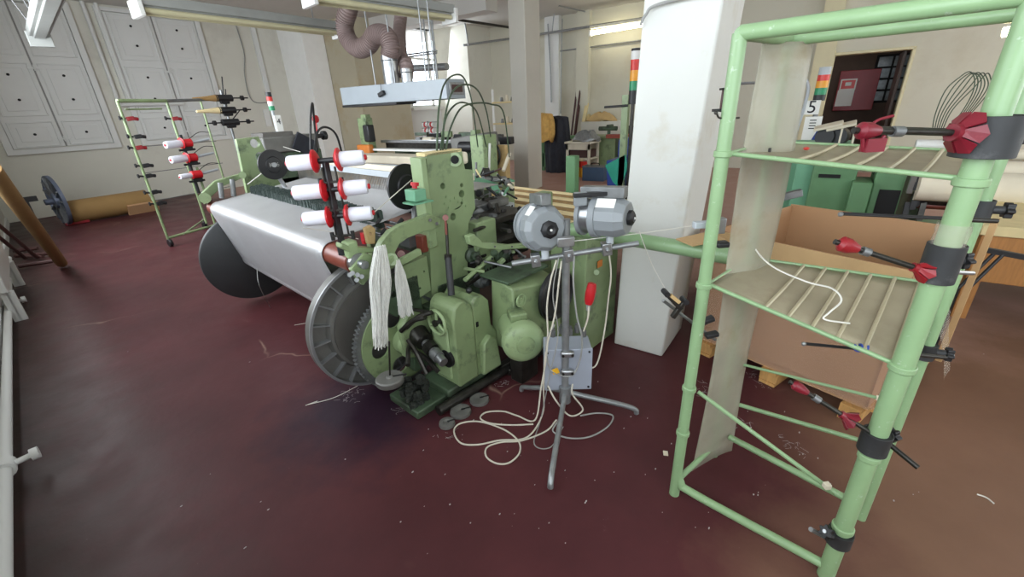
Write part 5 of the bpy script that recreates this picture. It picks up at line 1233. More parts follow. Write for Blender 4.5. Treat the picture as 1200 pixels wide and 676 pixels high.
# cardboard roll with blue ratchet beam flange on the floor by the left wall
rA, rB = V((1.60, 10.9, .21)), V((2.80, 10.98, .21))
rl = thing('material_roll', 'brown paper covered roll lying along the foot of the shuttered wall', 'roll', (2.3, 10.4, 0))
link(MB().cyl(rA, rB, .20, n=32), 'roll', 'cardboard_tube', rl)
link(MB().box(rB - (rB - rA).normalized() * .15 + V((0, -.18, -.12)), (.5, .05, .22), ((rB - rA), (0, 1, .5))), 'torn_wrap', 'cardboard', rl)
d_ = (rB - rA).normalized(); fcn = rA - d_ * .06 + V((0, 0, .23))
fg = thing('beam_flange_disc', 'spoked blue-grey beam flange standing on edge at the end of the brown roll', 'flange', fcn - V((0, 0, .37)))
link(MB().lathe(fcn, -d_, [(0, -.02), (.40, -.02), (.43, -.02), (.43, .03), (.40, .03), (.39, .0), (.14, 0), (.12, .05), (.05, .06), (.05, .16), (0, .16)], 40), 'disc', mat('flange_blue', (96, 104, 122), .45, metal=.3, var=.1), fg)
u_, v_, a_ = basis(-d_)
for k in range(14):
    t = 2 * PI * k / 14; dv = u_ * math.cos(t) + v_ * math.sin(t); tv = -u_ * math.sin(t) + v_ * math.cos(t)
    link(MB().plate([fcn + dv * .13 - d_ * .002 - tv * .008, fcn + dv * .40 - d_ * .002 - tv * .008, fcn + dv * .40 - d_ * .05 - tv * .008, fcn + dv * .15 - d_ * .03 - tv * .008], tv * .016), 'rib', 'steel', fg)
link(MB().box(fcn - V((0, .05, .41)) + V((.12, 0, 0)), (.32, .12, .05)), 'chock', 'fire_red', fg, bevel=.008)
solo(MB().bb((onY(22, 238, 10.4).x, 10.35, onY(22, 238, 10.4).z), (onY(45, 236, 10.4).x, 10.4, onY(22, 234, 10.4).z + .03)).bb((onY(30, 238, 10.4).x, 10.36, 0), (onY(34, 238, 10.4).x, 10.39, onY(22, 238, 10.4).z)), 'floor_bar', 'black_plastic', 'small black bar on a stub standing near the left wall base', 'bar')
# leaning cardboard tube and dark trestle frame at the far left
a, b = onZ(72, 308, .06), onX(-12, 196, .42)
lt = thing('cardboard_tube', 'long brown cardboard tube leaning at the left edge', 'tube', onZ(72, 310, 0))
link(MB().cyl(a, b, .055, n=24), 'tube', 'cardboard_tube', lt)
tf = thing('trestle', 'dark brown steel trestle frame under the leaning cardboard tube', 'trestle', onZ(40, 306, 0))
for (p, q) in (((44, 302), (4, 240)), ((30, 303), (-6, 246))):
    link(MB().cyl(onZ(*p, .05), onZ(p[0], p[1], .05) + V((-.28, -.55, .72)), .022, n=8), 'leg', 'pole_brown', tf)
for (x0, y0, x1, y1) in ((18, 300, 60, 297), (22, 312, 62, 306), (16, 294, 44, 291)):
    link(MB().cyl(onZ(x0, y0, .05), onZ(x1, y1, .05), .025, n=8), 'foot_bar', 'pole_brown', tf)
link(MB().cyl(onZ(26, 300, .05), onZ(50, 301, .05), .02, n=8), 'cross_bar', 'pole_brown', tf)

# ================================================================== SECOND LOOM BEYOND
X2 = 4.9
l2 = thing('weaving_loom', 'second loom beyond the near one, long pale rails with a dark sley', 'loom', (X2, 5.2, 0))
def Q2(mb, name, m, parent=None, **k): return link(mb, name, m, parent or l2, **k)
def z2(x, y, X=X2): return onX(x, y, X)
ra, rb = z2(447, 172), z2(545, 158)
ya, yb = max(ra.y, rb.y), min(ra.y, rb.y); zt2 = (z2(470, 168).z + z2(520, 164).z) / 2
Q2(MB().bb((X2, yb, zt2 - .02), (X2 + .10, ya, zt2 + .02)), 'top_rail', 'steel', bevel=.005)
Q2(MB().bb((X2 + .10, yb, zt2 - .11), (X2 + .40, ya, zt2 - .03)), 'dark_slot_beam', 'oily_metal')
zc2 = z2(500, 175).z
Q2(MB().bb((X2 - .25, yb, zc2 - .01), (X2 - .10, ya, zc2 + .02)), 'front_rail', 'white_plastic', bevel=.004)
Q2(MB().bb((X2 - .60, yb, zc2 - .16), (X2 - .25, ya + .1, zc2 - .04)), 'breast_beam', 'cream_cloth', bevel=.02)
Q2(MB().bb((X2 - .58, yb + .1, .55), (X2 - .30, ya, zc2 - .16)), 'cloth_panel', 'grey_light', bevel=.01)
Q2(MB().bb((X2 - .50, yb + .2, .2), (X2 + .9, ya - .2, .5)), 'under_frame', 'machine_green_dark', bevel=.02)
for y_ in (yb - .02, ya - .1):
    Q2(MB().bb((X2 - .5, y_, 0), (X2 + 1.0, y_ + .12, .78)), 'side_frame', 'machine_green_dark', bevel=.02)
# tall green column with dark head and orange clamp at its left end
gc = z2(432, 172, X2 - .2)
Q2(MB().bb((gc.x - .05, gc.y - .08, 0), (gc.x + .10, gc.y + .12, z2(432, 138, X2 - .2).z)), 'column', 'machine_green', bevel=.01)
Q2(MB().bb((gc.x - .08, gc.y - .16, z2(432, 166, X2 - .2).z), (gc.x + .05, gc.y - .02, z2(436, 146, X2 - .2).z)), 'dark_head', 'black_plastic', bevel=.02)
Q2(MB().bb((gc.x - .06, gc.y - .12, z2(432, 142, X2 - .2).z), (gc.x + .04, gc.y + .0, z2(432, 134, X2 - .2).z)), 'top_plate', 'machine_green', bevel=.004)
Q2(MB().bb((gc.x - .12, gc.y - .16, z2(436, 184, X2 - .2).z), (gc.x - .02, gc.y + .16, z2(434, 169, X2 - .2).z)), 'orange_clamp', 'orange', bevel=.02)
Q2(MB().bb((gc.x - .13, gc.y + .04, z2(430, 205, X2 - .2).z), (gc.x - .08, gc.y + .10, z2(434, 176, X2 - .2).z)), 'orange_strip', 'orange')
# machinery at its right end: green housing, grey cover, wheel plate
cA = z2(567, 176, 4.6)
Q2(MB().bb((4.5, z2(572, 176, 4.6).y, .6), (4.8, z2(557, 176, 4.6).y, z2(565, 158, 4.6).z)), 'green_housing', 'machine_green_light', bevel=.015)
Q2(MB().box(z2(556, 167, 4.8), (.30, .62, .20), ((1, 0, 0), (0, 1, -.12))), 'grey_cover', 'cast_grey', bevel=.015)
pc_ = z2(585, 186, 4.9); Q2(MB().bb((4.88, z2(594, 186, 4.9).y, .35), (4.98, z2(574, 186, 4.9).y, z2(585, 170, 4.9).z)), 'wheel_plate', 'cork', bevel=.02)
wl = Q2(MB().tube([V((4.84, z2(579, 181, 4.9).y + .14 * math.cos(t), z2(579, 181, 4.9).z + .17 * math.sin(t))) for t in np.linspace(0, 2 * PI, 33)], .016), 'handwheel', 'oily_metal')
for k in range(5):
    t = 2 * PI * k / 5; c = V((4.84, z2(579, 181, 4.9).y, z2(579, 181, 4.9).z)); Q2(MB().cyl(c, c + V((0, .14 * math.cos(t), .17 * math.sin(t))), .010, n=6), 'spoke', 'oily_metal', wl)
Q2(MB().cyl(z2(590, 200, 4.7), z2(597, 180, 4.9), .025), 'leaning_strut', 'cream_cloth')
Q2(MB().cyl(z2(573, 200, 4.6), z2(574, 168, 4.6), .016), 'white_rod', 'white_plastic')
Q2(MB().cyl(z2(540, 172, 4.6), z2(556, 172, 4.6), .07), 'dark_drum', 'black_plastic')
# clutter along the second loom's far rail: small parts built as pieces of its head gear
for i in range(26):
    x = random.uniform(485, 595); X_ = random.uniform(5.2, 6.2); c = z2(x, random.uniform(156, 166), X_)
    m_ = random.choice(('oily_metal', 'machine_green', 'black_plastic', 'dull_steel', 'machine_green_dark', 'cream_cloth'))
    w_ = (random.uniform(.08, .22), random.uniform(.08, .22), random.uniform(.04, .11)); k = random.random()
    mb = MB().box(c, w_, ((1, k - .5, 0), (.5 - k, 1, 0))) if k > .4 else MB().cyl(c - V((0, w_[1] / 2, 0)), c + V((0, w_[1] / 2, 0)), w_[2] / 2, n=12)
    Q2(mb, 'head_gear', m_, bevel=.005)
Q2(MB().bb((5.3, 4.35, .6), (6.1, 6.3, z2(560, 168, 5.6).z - .06)), 'head_deck', 'machine_green_dark', bevel=.02)
for y_ in (4.4, 6.0): Q2(MB().bb((5.4, y_, 0), (6.0, y_ + .2, .6)), 'deck_leg', 'machine_green_dark')
# small red spool tree further back
rt = onX(503, 160, 7.0); ts = thing('spool_tree', 'small stand with red and white spools below the bright window', 'stand', (7.0, rt.y, .6))
link(MB().cyl((7.0, rt.y, 0), (7.0, rt.y, onX(500, 142, 7).z), .015), 'post', 'dull_steel', ts)
for x, y in ((499, 146), (506, 146), (500, 153), (507, 153), (500, 160)):
    c = onX(x, y, 7.0); link(MB().cyl(c - V((0, .07, 0)), c + V((0, .07, 0)), .045, n=12), 'spool', 'white_plastic', ts); link(MB().cyl(c - V((0, .015, 0)), c + V((0, .015, 0)), .06, n=12), 'red_disc', 'red_plastic', ts)
for y in (143, 150): 
    c = onX(503, y, 7.0); link(MB().cyl(c - V((0, .22, 0)), c + V((0, .22, 0)), .008, n=6), 'arm', 'dull_steel', ts)
# shelf stand right of the window
sx = 9.6; p0 = onX(577, 105, sx); p1 = onX(598, 160, sx)
shs = thing('shelf_stand', 'white shelf stand with two small boards left of the thin column', 'shelf', (sx, p0.y, 0))
link(MB().cyl((sx, p0.y, 0), (sx, p0.y, p0.z), .03, n=10), 'post', 'white_plastic', shs)
link(MB().cyl((sx + .3, p0.y - .45, 0), (sx + .3, p0.y - .45, p0.z), .03, n=10), 'post', 'oily_metal', shs)
for y in (121, 146):
    z_ = onX(587, y, sx).z; link(MB().bb((sx - .05, p0.y - .75, z_), (sx + .45, p0.y, z_ + .04)), 'board', 'pale_wood', shs)
    for k in range(3): link(MB().cyl((sx + .1, p0.y - .2 - .17 * k, z_ + .04), (sx + .1, p0.y - .2 - .17 * k, z_ + .14 + .05 * (k == 1)), .05, .03, n=10), 'jar', ('dull_steel', 'cream_cloth', 'oily_metal')[k], shs)

# ------------------------------------------------------------------ extractor hood, steel spigots and corrugated hose
XH = 4.6
hA, hB = onX(398, 103, XH), onX(522, 94, XH); zh = (hA.z + hB.z) / 2; zl_ = (onX(401, 123, XH).z + onX(536, 116, XH).z) / 2
hood = thing('extractor_hood', 'long pale grey extractor hood box hanging over the second loom', 'hood', (XH, (hA.y + hB.y) / 2, zl_))
def H(mb, name, m, parent=None, **k): return link(mb, name, m, parent or hood, **k)
H(MB().add([(XH, hA.y, zl_ + .005), (XH, hB.y, zl_), (XH + .38, hB.y, zl_), (XH + .38, hA.y, zl_), (XH, hA.y, zh + .02), (XH, hB.y - .0, zh), (XH + .38, hB.y, zh), (XH + .38, hA.y, zh + .02)],
           [(3, 2, 1, 0), (4, 5, 6, 7), (0, 1, 5, 4), (1, 2, 6, 5), (2, 3, 7, 6), (3, 0, 4, 7)]), 'body', 'hood_grey', bevel=.006)
H(MB().bb((XH - .01, hB.y + 1.0, zl_ - .03), (XH + .39, hA.y, zl_)), 'lower_seal', 'black_plastic')
H(MB().bb((XH + .05, hB.y - .02, zl_ + .05), (XH + .33, hB.y, zh - .04)), 'vent_frame', 'galvanised', bevel=.005)
H(MB().bb((XH + .09, hB.y - .03, zl_ + .08), (XH + .29, hB.y - .015, zh - .07)), 'vent', 'pole_brown')
for xk in (457, 475):
    c = onX(xk, 99, XH + .20)
    H(MB().cyl((XH + .25, c.y, zh), (XH + .25, c.y, zh + (.40 if xk < 460 else .2)), .118 if xk < 460 else .08, n=28), 'spigot', 'steel')
    H(MB().tube([V((XH + .25 + (.12 if xk < 460 else .083) * math.cos(t), c.y + (.12 if xk < 460 else .083) * math.sin(t), zh + (.33 if xk < 460 else .15))) for t in np.linspace(0, 2 * PI, 25)], .008, 6), 'hose_clip', 'dull_steel')
for x in (440, 463, 500, 510):
    c = onX(x, 97, XH + .2); H(MB().cyl((c.x, c.y, zh), (c.x, c.y, HC), .010, n=8), 'hanger_rod', 'galvanised')
c = onX(447, 110, XH - .03); sw_ = H(MB().box(c, (.05, .13, .06), ((1, 0, 0), (0, 1, -.3))), 'sensor_pod', 'black_plastic', bevel=.01)
H(MB().cyl(c, (c.x, c.y - .01, zh + .02), .006, n=6), 'sensor_wire', 'dull_steel', sw_)
def hose(pts, r, label):
    q = spline(pts, 26); rs = [r * (1.0 + .07 * (1 if (i // 2) % 2 else -1)) for i in range(len(q))]
    return solo(MB().tube(q, r, 24, rs=rs), 'flexible_hose', 'hose', label, 'hose')
hx = XH + .25
hose([onX(457, 66, hx), onX(458, 54, hx), onX(452, 42, hx - .0), onX(440, 41, hx), onX(432, 52, hx), onX(420, 57, hx), onX(408, 46, hx), onX(404, 28, hx), onX(409, 8, hx), onX(410, -12, hx)], .128, 'fat brown corrugated hose snaking down to the extractor hood')
hose([onX(476, 92, hx + .2), onX(476, 76, hx + .2), onX(470, 66, hx + .5), onX(468, 40, hx + .9), onX(470, 15, hx + 1.2)], .10, 'second corrugated hose behind the fat one, by the window')
solo(MB().cyl(onX(484, 80, 6), onX(524, 78, 6), .055, n=16), 'duct_stub', 'galvanised', 'short level grey pipe in front of the bright window', 'pipe')
mb = MB().cyl(onX(469, 68, 5.6), onX(512, 62, 5.6), .012).cyl(onX(469, 65, 5.6), onX(512, 59.5, 5.6), .012)
solo(mb, 'cable_tray', 'galvanised', 'thin cable tray crossing before the bright window', 'tray')
for (x0, y0, x1, y1, lb) in ((505, 24, 513, 92, 'thick vertical hanger pipe before the bright window'), (498, 26, 502, 92, 'thin dark hanger rod before the bright window')):
    a = onX(x0, y0, 5.8); b = onX(x1, y1, 5.8)
    solo(MB().cyl((5.8, (a.y + b.y) / 2, b.z), (5.8, (a.y + b.y) / 2, HC), .022 if x0 > 500 else .012, n=10), 'hanger_pipe', 'galvanised', lb, 'pipe')

# ------------------------------------------------------------------ yellow rods on trestles between the looms
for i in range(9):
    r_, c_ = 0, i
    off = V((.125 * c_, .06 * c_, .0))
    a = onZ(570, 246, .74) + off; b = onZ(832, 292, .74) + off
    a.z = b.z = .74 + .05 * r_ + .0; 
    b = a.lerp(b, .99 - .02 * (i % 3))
    solo(MB().cyl(a, b, .036, n=12), 'wooden_rod', ('rod_yellow', 'rod_shaded')[i % 2], 'long straw-coloured rod in the stacked bundle beyond the near loom', 'rod', 'straw-coloured rods beyond the near loom')  # every other rod darkened, painting in the shade between rods
a = onZ(596, 250, .70); b = onZ(738, 274, .70)
for i, p in enumerate((a, b)):
    t_ = thing('trestle', ('green trestle under the far end of the yellow rods', 'green trestle under the near end of the yellow rods')[i], 'trestle', (p.x + .1, p.y, 0), 'trestles under the yellow rods')
    link(MB().bb((p.x - .1, p.y - .04, .65), (p.x + 1.2, p.y + .04, .703)), 'top_bar', 'machine_green', t_, bevel=.005)
    for dx in (-.05, 1.1): link(MB().bb((p.x + dx, p.y - .03, 0), (p.x + dx + .05, p.y + .03, .65)), 'leg', 'machine_green', t_)
a = onZ(668, 222, .78)
solo(MB().bb((a.x, a.y - .055, 0), (a.x + .10, a.y + .055, onX(673, 183, a.x).z)), 'green_post', 'far_green', 'square green steel post behind the yellow rods', 'post', bevel=.01)

# ================================================================== WORK CORNER AT THE BACK
def gx(x, y, X): return onX(x, y, X)
# coats on a green frame
X3 = 10.2
a, b = gx(636, 205, X3), gx(663, 205, X3)
fr = thing('coat_frame', 'green steel cabinet frame right of the thin column, under the cloths', 'frame', (X3, (a.y + b.y) / 2, 0))
zt3 = gx(650, 160, X3).z
for y_ in (a.y, b.y): link(MB().bb((X3, y_ - .05, 0), (X3 + .08, y_ + .05, zt3)), 'leg', 'far_green', fr)
link(MB().bb((X3, b.y, .1), (X3 + .5, a.y, .45)), 'lower_box', 'far_green', fr); link(MB().bb((X3, b.y, zt3 - .08), (X3 + .5, a.y, zt3)), 'top', 'far_green', fr)
def drape(c, w_, h, dep, m, name, label, seed):
    random.seed(seed); rows = []
    for i in range(14):
        k = i / 13; ww = w_ * (.55 + .45 * math.sin(PI * (.25 + .55 * k))); rows.append([V((c.x - dep * (.3 + .5 * k) * abs(math.cos(t)) + .03 * math.sin(9 * t + 4 * k) - .02 * k, c.y + ww * math.sin(t), c.z + h * (1 - k) + .03 * math.sin(5 * t))) for t in np.linspace(-PI / 2, PI / 2, 22)])
    rows.insert(0, [V((c.x, c.y, c.z + h + .05))] * 22)
    return solo(MB().grid(rows), name, m, label, 'cloth', solid=.01)
c = gx(650, 205, X3 - .1); drape(V((X3 - .05, gx(655, 180, X3).y, gx(655, 202, X3).z)), .36, gx(655, 138, X3).z - gx(655, 202, X3).z, .35, 'navy_cloth', 'dark_cloth', 'black coat or cover draped on the green frame by the thin column', 3)
c = gx(645, 160, X3 - .3); drape(V((X3 - .35, gx(644, 150, X3).y, gx(642, 164, X3).z)), .36, gx(645, 130, X3).z - gx(645, 160, X3).z, .22, 'yellow_cloth', 'yellow_cloth', 'crumpled ochre cloth thrown over the black cover', 5)
# dark poles and yellow boards leaning on the wall
for i, (x0, y0, x1, y1) in enumerate(((665, 165, 676, 105), (668, 165, 681, 97), (670, 160, 680, 116))):
    solo(MB().cyl(gx(x0, y0 + 30, XB - .7), gx(x1, y1, XB - .08), .028, n=8), 'leaning_pole', 'pole_brown', ('leftmost dark pole leaning on the back wall', 'tallest dark pole leaning on the back wall', 'shortest dark pole leaning on the back wall')[i], 'pole', 'dark poles leaning on the back wall')
for i, (x0, x1, y1) in enumerate(((674, 688, 121), (680, 690, 134))):
    a = gx(x0, 195, XB - .7); b = gx(x1, y1, XB - .12)
    solo(MB().box((a + b) / 2, (.10, .04, (a - b).length), ((0, 1, 0), ((b - a).cross(V((0, 1, 0)))), (b - a))), 'leaning_board', 'pale_wood', ('taller pale board leaning beside the dark poles', 'shorter pale board leaning beside the dark poles')[i], 'board')
# white stool with red and yellow cans
X4 = 9.3; a, b = gx(663, 210, X4), gx(690, 210, X4); zt4 = gx(676, 166, X4).z
stl = thing('stool', 'white wooden stool table with grey rags on top by the back wall', 'stool', (X4 + .25, (a.y + b.y) / 2, 0))
link(MB().bb((X4 - .03, b.y - .03, zt4 - .05), (X4 + .55, a.y + .03, zt4)), 'top', 'stool_white', stl, bevel=.01)
for x_ in (X4, X4 + .47):
    for y_ in (a.y - .05, b.y): link(MB().bb((x_, y_, 0), (x_ + .05, y_ + .05, zt4 - .05)), 'leg', 'stool_white', stl)
link(MB().bb((X4, b.y, zt4 - .18), (X4 + .03, a.y, zt4 - .05)), 'apron', 'stool_white', stl); link(MB().bb((X4, b.y, zt4 * .52), (X4 + .52, a.y, zt4 * .52 + .03)), 'shelf', 'stool_white', stl)
link(MB().bb((X4 + .1, b.y + .05, zt4 * .56), (X4 + .5, a.y - .05, zt4 - .2)), 'drawer_box', 'pole_brown', stl)
ym = (a.y + b.y) / 2
for i, (dy, m_, lb) in enumerate(((.12, 'signal_red', 'red and yellow can under the white stool, left'), (-.09, 'signal_red', 'red and yellow can under the white stool, right'))):
    o = thing('paint_can', lb, 'can', (X4 + .2, ym + dy, 0), 'cans under the white stool')
    link(MB().cyl((X4 + .2, ym + dy, .0), (X4 + .2, ym + dy, .22), .095, n=20), 'can', 'yellow', o); link(MB().cyl((X4 + .2, ym + dy, .22), (X4 + .2, ym + dy, .36), .096, n=20), 'lid_band', m_, o)
mb = MB()
random.seed(11)
rows = [[V((X4 + .25 + .28 * math.cos(t) * (1 - k * .7), ym - .1 + .34 * math.sin(t) * (1 - k * .7) + .04 * math.sin(3 * t), zt4 + .01 + .20 * math.sin(k * PI / 2) + .03 * math.sin(5 * t + 6 * k))) for t in np.linspace(0, 2 * PI, 26)] for k in np.linspace(0, 1, 7)]
solo(MB().grid(rows), 'rag_heap', 'galvanised', 'crumpled grey rags heaped on the white stool', 'rag', solid=.01)
# blue toolbox on the floor
c = onZ(697, 211, 0); tb = thing('toolbox', 'slate blue metal toolbox on the floor before the white stool', 'box', c)
link(MB().box(c + V((0, 0, .15)), (.30, .50, .30), ((1, .1, 0), (-.1, 1, 0))), 'body', 'blue_box', tb, bevel=.01)
link(MB().box(c + V((0, 0, .31)), (.32, .52, .03), ((1, .1, 0), (-.1, 1, 0))), 'lid', 'dull_steel', tb, bevel=.008)
link(MB().tube(spline([c + V((0, -.1, .32)), c + V((0, -.08, .37)), c + V((0, .08, .37)), c + V((0, .1, .32))], 4), .01), 'handle', 'black_plastic', tb)
# green workbench with vice and shelf, seen up to the pillar
X5 = 9.9; y0_, y1_ = gx(700, 170, X5).y, gx(750, 170, X5).y
zb5 = gx(720, 160, X5).z
wbn = thing('workbench', 'green steel workbench with a reddish board and small machines, left of the pillar', 'bench', (X5 + .3, (y0_ + y1_) / 2, 0))
link(MB().bb((X5, y1_ - .3, zb5 - .05), (X5 + .8, y0_ + .5, zb5)), 'top', 'machine_green', wbn, bevel=.008)
link(MB().bb((X5 + .05, y0_ - .42, .0), (X5 + .7, y0_ + .05, zb5 - .05)), 'cabinet', 'machine_green', wbn, bevel=.01)
link(MB().bb((X5 - .1, y1_ - .3, zb5 - .03), (X5 + .1, y0_ - .25, zb5 + .05)), 'red_board', mat('rust_board', (150, 70, 54), .6), wbn)
for k in range(3): link(MB().bb((X5 + .05, y1_ + .1 + .14 * k, .35), (X5 + .5, y1_ + .20 + .14 * k, zb5 - .12)), 'file', ('paper', 'oily_metal', 'grey_light')[k], wbn)
link(MB().bb((X5 + .05, y1_ - .2, .3), (X5 + .6, y0_ - .45, .35)), 'shelf', 'dull_steel', wbn)
vz = V((X5 + .3, y0_ - .15, zb5))
link(MB().cyl(vz, vz + V((0, 0, .18)), .04).cyl(vz + V((0, -.2, .16)), vz + V((0, .25, .16)), .05).cyl(vz + V((-.1, 0, .22)), vz + V((.2, 0, .22)), .03), 'vice', 'machine_green_dark', wbn)
link(MB().cyl(vz + V((0, -.5, 0)), vz + V((0, -.5, .22)), .16, .10, n=14), 'machine_head', 'oily_metal', wbn, bevel=.02)
c = gx(718, 150, XB - .3); sf = thing('wall_shelf', 'white wall ledge with crumpled rags behind the workbench', 'shelf', c)
zz = gx(712, 142, XB - .4).z
link(MB().bb((XB - .5, gx(752, 140, XB).y, .6), (XB, gx(690, 140, XB).y, zz)), 'ledge', 'wall_paint', sf)
rows = [[V((XB - .3 + .16 * math.cos(t) * (1 - k * .8), gx(705, 138, XB - .3).y + .45 * math.sin(t) * (1 - k * .8), zz + .22 * math.sin(k * PI / 2) + .03 * math.sin(4 * t + 5 * k))) for t in np.linspace(0, 2 * PI, 22)] for k in np.linspace(0, 1, 6)]
solo(MB().grid(rows), 'rag_pile', 'cork', 'tan crumpled rags on the white wall ledge', 'rag', solid=.01)
# second signal tower beside the pillar
X6 = 6.2; c = gx(742, 60, X6); pz = lambda y: gx(741, y, X6).z
yy = gx(741, 130, X6).y
tw = thing('signal_tower', 'tall signal tower, clear red amber green, beside the white pillar', 'signal lamp', (X6, yy, 0))
zs = [gx(743, y, X6).z for y in (57, 60, 70, 82.5, 95, 106, 122)]
for k, (n_, m_) in enumerate((('cap', 'black_plastic'), ('lens', 'white_plastic'), ('lens', 'signal_red'), ('lens', 'signal_amber'), ('lens', 'signal_green'), ('base', 'black_plastic'))):
    link(MB().cyl((X6, yy, zs[k]), (X6, yy, zs[k + 1]), .060, n=24), n_, m_, tw)
link(MB().cyl((X6, yy, 0), (X6, yy, zs[6]), .025), 'pole', 'oily_metal', tw)
gy = gx(733, 130, X6 + .1).y
gp = thing('green_stanchion', 'green stanchion with a black cross arm left of the signal tower', 'post', (X6 + .1, gy, 0))
link(MB().bb((X6 + .06, gy - .045, 0), (X6 + .14, gy + .045, gx(734, 111, X6).z)), 'post', 'machine_green', gp)
link(MB().cyl((X6 + .05, gy + .30, gx(725, 125, X6).z), (X6 + .05, gy - .05, gx(725, 125, X6).z + .01), .016), 'cross_arm', 'black_plastic', gp)
# blue bin with a teal bag
c = onZ(738, 225, 0); X7 = 6.6; bc = V((X7, gx(736, 200, X7).y, 0))
bn = thing('blue_bin', 'dark blue bin partly hidden behind the white pillar', 'bin', bc)
link(MB().add([bc + V(p) for p in ((-.22, -.26, 0), (.22, -.26, 0), (.22, .22, 0), (-.22, .22, 0), (-.26, -.32, .80), (.26, -.32, .80), (.26, .26, .80), (-.26, .26, .80))], [(3, 2, 1, 0), (0, 1, 5, 4), (1, 2, 6, 5), (2, 3, 7, 6), (3, 0, 4, 7), (4, 5, 6, 7)]), 'body', 'blue_bin', bn, bevel=.02)
link(MB().box(bc + V((.1, -.03, .95)), (.35, .4, .3)), 'bag_liner', 'blue_bin', bn, bevel=.05)
pts = [gx(x, y, X7 - .34) for x, y in ((709, 194), (733, 181), (736, 196), (727, 222), (718, 213))]
solo(MB().plate(pts, (.05, .02, 0)), 'teal_bag', 'teal_bag', 'teal folded bag hanging on the front of the blue bin', 'bag')
# ================================================================== GREEN LOOM AND TABLES AT THE RIGHT
X8 = 5.4
def g8(x, y, X=X8): return onX(x, y, X)
gl = thing('weaving_loom', 'bright green cased loom behind the cardboard box, cloth rolls at its right', 'loom', (X8 + .5, -1.2, 0))
def Q8(mb, name, m, parent=None, **k): return link(mb, name, m, parent or gl, **k)
def panel(xa, xb_, yt, X, z0, dep, name, m, parent=None):
    ya_, yb_ = g8(xa, 210, X).y, g8(xb_, 210, X).y; zt_2 = g8((xa + xb_) / 2, yt, X).z
    return Q8(MB().bb((X, yb_, z0), (X + dep, ya_, zt_2)), name, m, parent, bevel=.012)
panel(930, 958, 172, X8 + .12, .0, .5, 'side_casing', 'mint')
pnl = panel(950, 1003, 186, X8, .0, .5, 'front_casing', 'far_green')
c = g8(972, 206, X8 - .005); Q8(MB().bb((X8 - .012, c.y - .09, c.z - .02), (X8, c.y + .09, c.z + .015)), 'handle_slot', 'dark_slot', pnl)
panel(1000, 1025, 214, X8 - .15, 0, .4, 'step_casing', 'far_green')
panel(1025, 1062, 200, X8 - .05, 0, .5, 'right_casing', 'far_green')
a, b = g8(1031, 222, X8 - .06), g8(1048, 250, X8 - .06); Q8(MB().bb((X8 - .06, b.y, .2), (X8 - .045, a.y, a.z)), 'recess', 'dark_slot')
Q8(MB().bb((X8, g8(1064, 196).y, g8(1045, 196).z - .02), (X8 + .5, g8(1020, 196).y, g8(1045, 192).z + .04)), 'head_cover', 'cast_grey', bevel=.01)
for i in range(16):
    x = random.uniform(1008, 1060); c = g8(x, random.uniform(178, 200), X8 + random.uniform(0, .4))
    Q8(MB().box(c, (random.uniform(.04, .12), random.uniform(.04, .14), random.uniform(.03, .1))), 'head_gear', random.choice(('oily_metal', 'machine_green', 'black_plastic', 'cream_cloth')), bevel=.004)
# cloth rolls running to the right
for (y, r, m_, n_, X_) in ((200, .10, 'cream_cloth', 'cloth_roll', X8 + .2), (217, .13, 'galvanised', 'cloth_roll', X8 - .2), (233, .05, 'oily_metal', 'dark_roller', X8 - .1), (240, .03, 'roller_red', 'roller', X8 - .1), (180, .05, 'cream_cloth', 'top_beam', X8 + .6)):
    a, b = g8(1075, y, X_), V((0, 0, 0)); z_ = a.z
    Q8(MB().cyl((X_, a.y, z_), (X_, -3.6, z_), r, n=24), n_, 'cream_cloth' if m_ == 'galvanised' else m_)
Q8(MB().bb((X8 - .1, -3.7, 0), (X8 + .9, -3.6, 1.0)), 'side_frame', 'far_green'); Q8(MB().bb((X8 + .1, g8(1080, 200).y - .1, 0), (X8 + .9, g8(1080, 200).y, .95)), 'side_frame', 'machine_green_dark')
Q8(MB().bb((X8 - .1, -3.6, .28), (X8 + .4, g8(1080, 200).y, .42)), 'lower_beam', 'far_green', bevel=.01)
for i in range(8):
    y_ = g8(1062 + i * 3, 225).y; Q8(MB().box((X8 - .15, y_, .75 + random.uniform(-.2, .1)), (.06, .04, .16), ((1, 0, random.uniform(-.5, .5)), (0, 1, 0))), 'lever', random.choice(('oily_metal', 'steel', 'black_plastic')))
# cable arcs above that loom
base = onX(1096, 166, 6.0)
for i in range(6):
    w_ = 8 + i * 3
    pts = [onX(x, y, 6.0 + .04 * i) for x, y in ((1092 + i * 2, 158), (1096 + i * 4, 134 - i), (1108 + i * 7, 106 - i), (1124 + i * 6.5, 88 - i * .8 + abs(i - 3)), (1136 + i * 5, 84 + i * 1.6), (1142 + i * 4, 92 + i * 2), (1140 + i * 3, 108 + i), (1128 + i * 2.5, 130), (1112 + i * 2, 150))]
    solo(MB().tube(spline([p.lerp(base, 0) for p in pts], 6), .0045), 'cable_arc', 'machine_green_dark', 'thin green cable arching against the cream wall right of the doorway', 'cable', 'green cable arcs right of the doorway')
bs = thing('reel_block', 'small red and white spool cluster where the green cable arcs start', 'machine part', base - V((0, 0, .2)))
link(MB().cyl(base - V((0, .1, .03)), base + V((0, .14, -.03)), .05, n=12), 'spool', 'white_plastic', bs); link(MB().cyl(base - V((0, .13, .03)), base - V((0, .1, .03)), .08, n=12), 'red_disc', 'red_plastic', bs)
link(MB().bb((base.x - .1, base.y - .3, .9), (base.x + .1, base.y + .3, base.z - .08)), 'block', 'machine_green', bs, bevel=.01)
link(MB().bb((base.x - .05, base.y - .05, 0), (base.x + .05, base.y + .05, .9)), 'post', 'machine_green', bs)
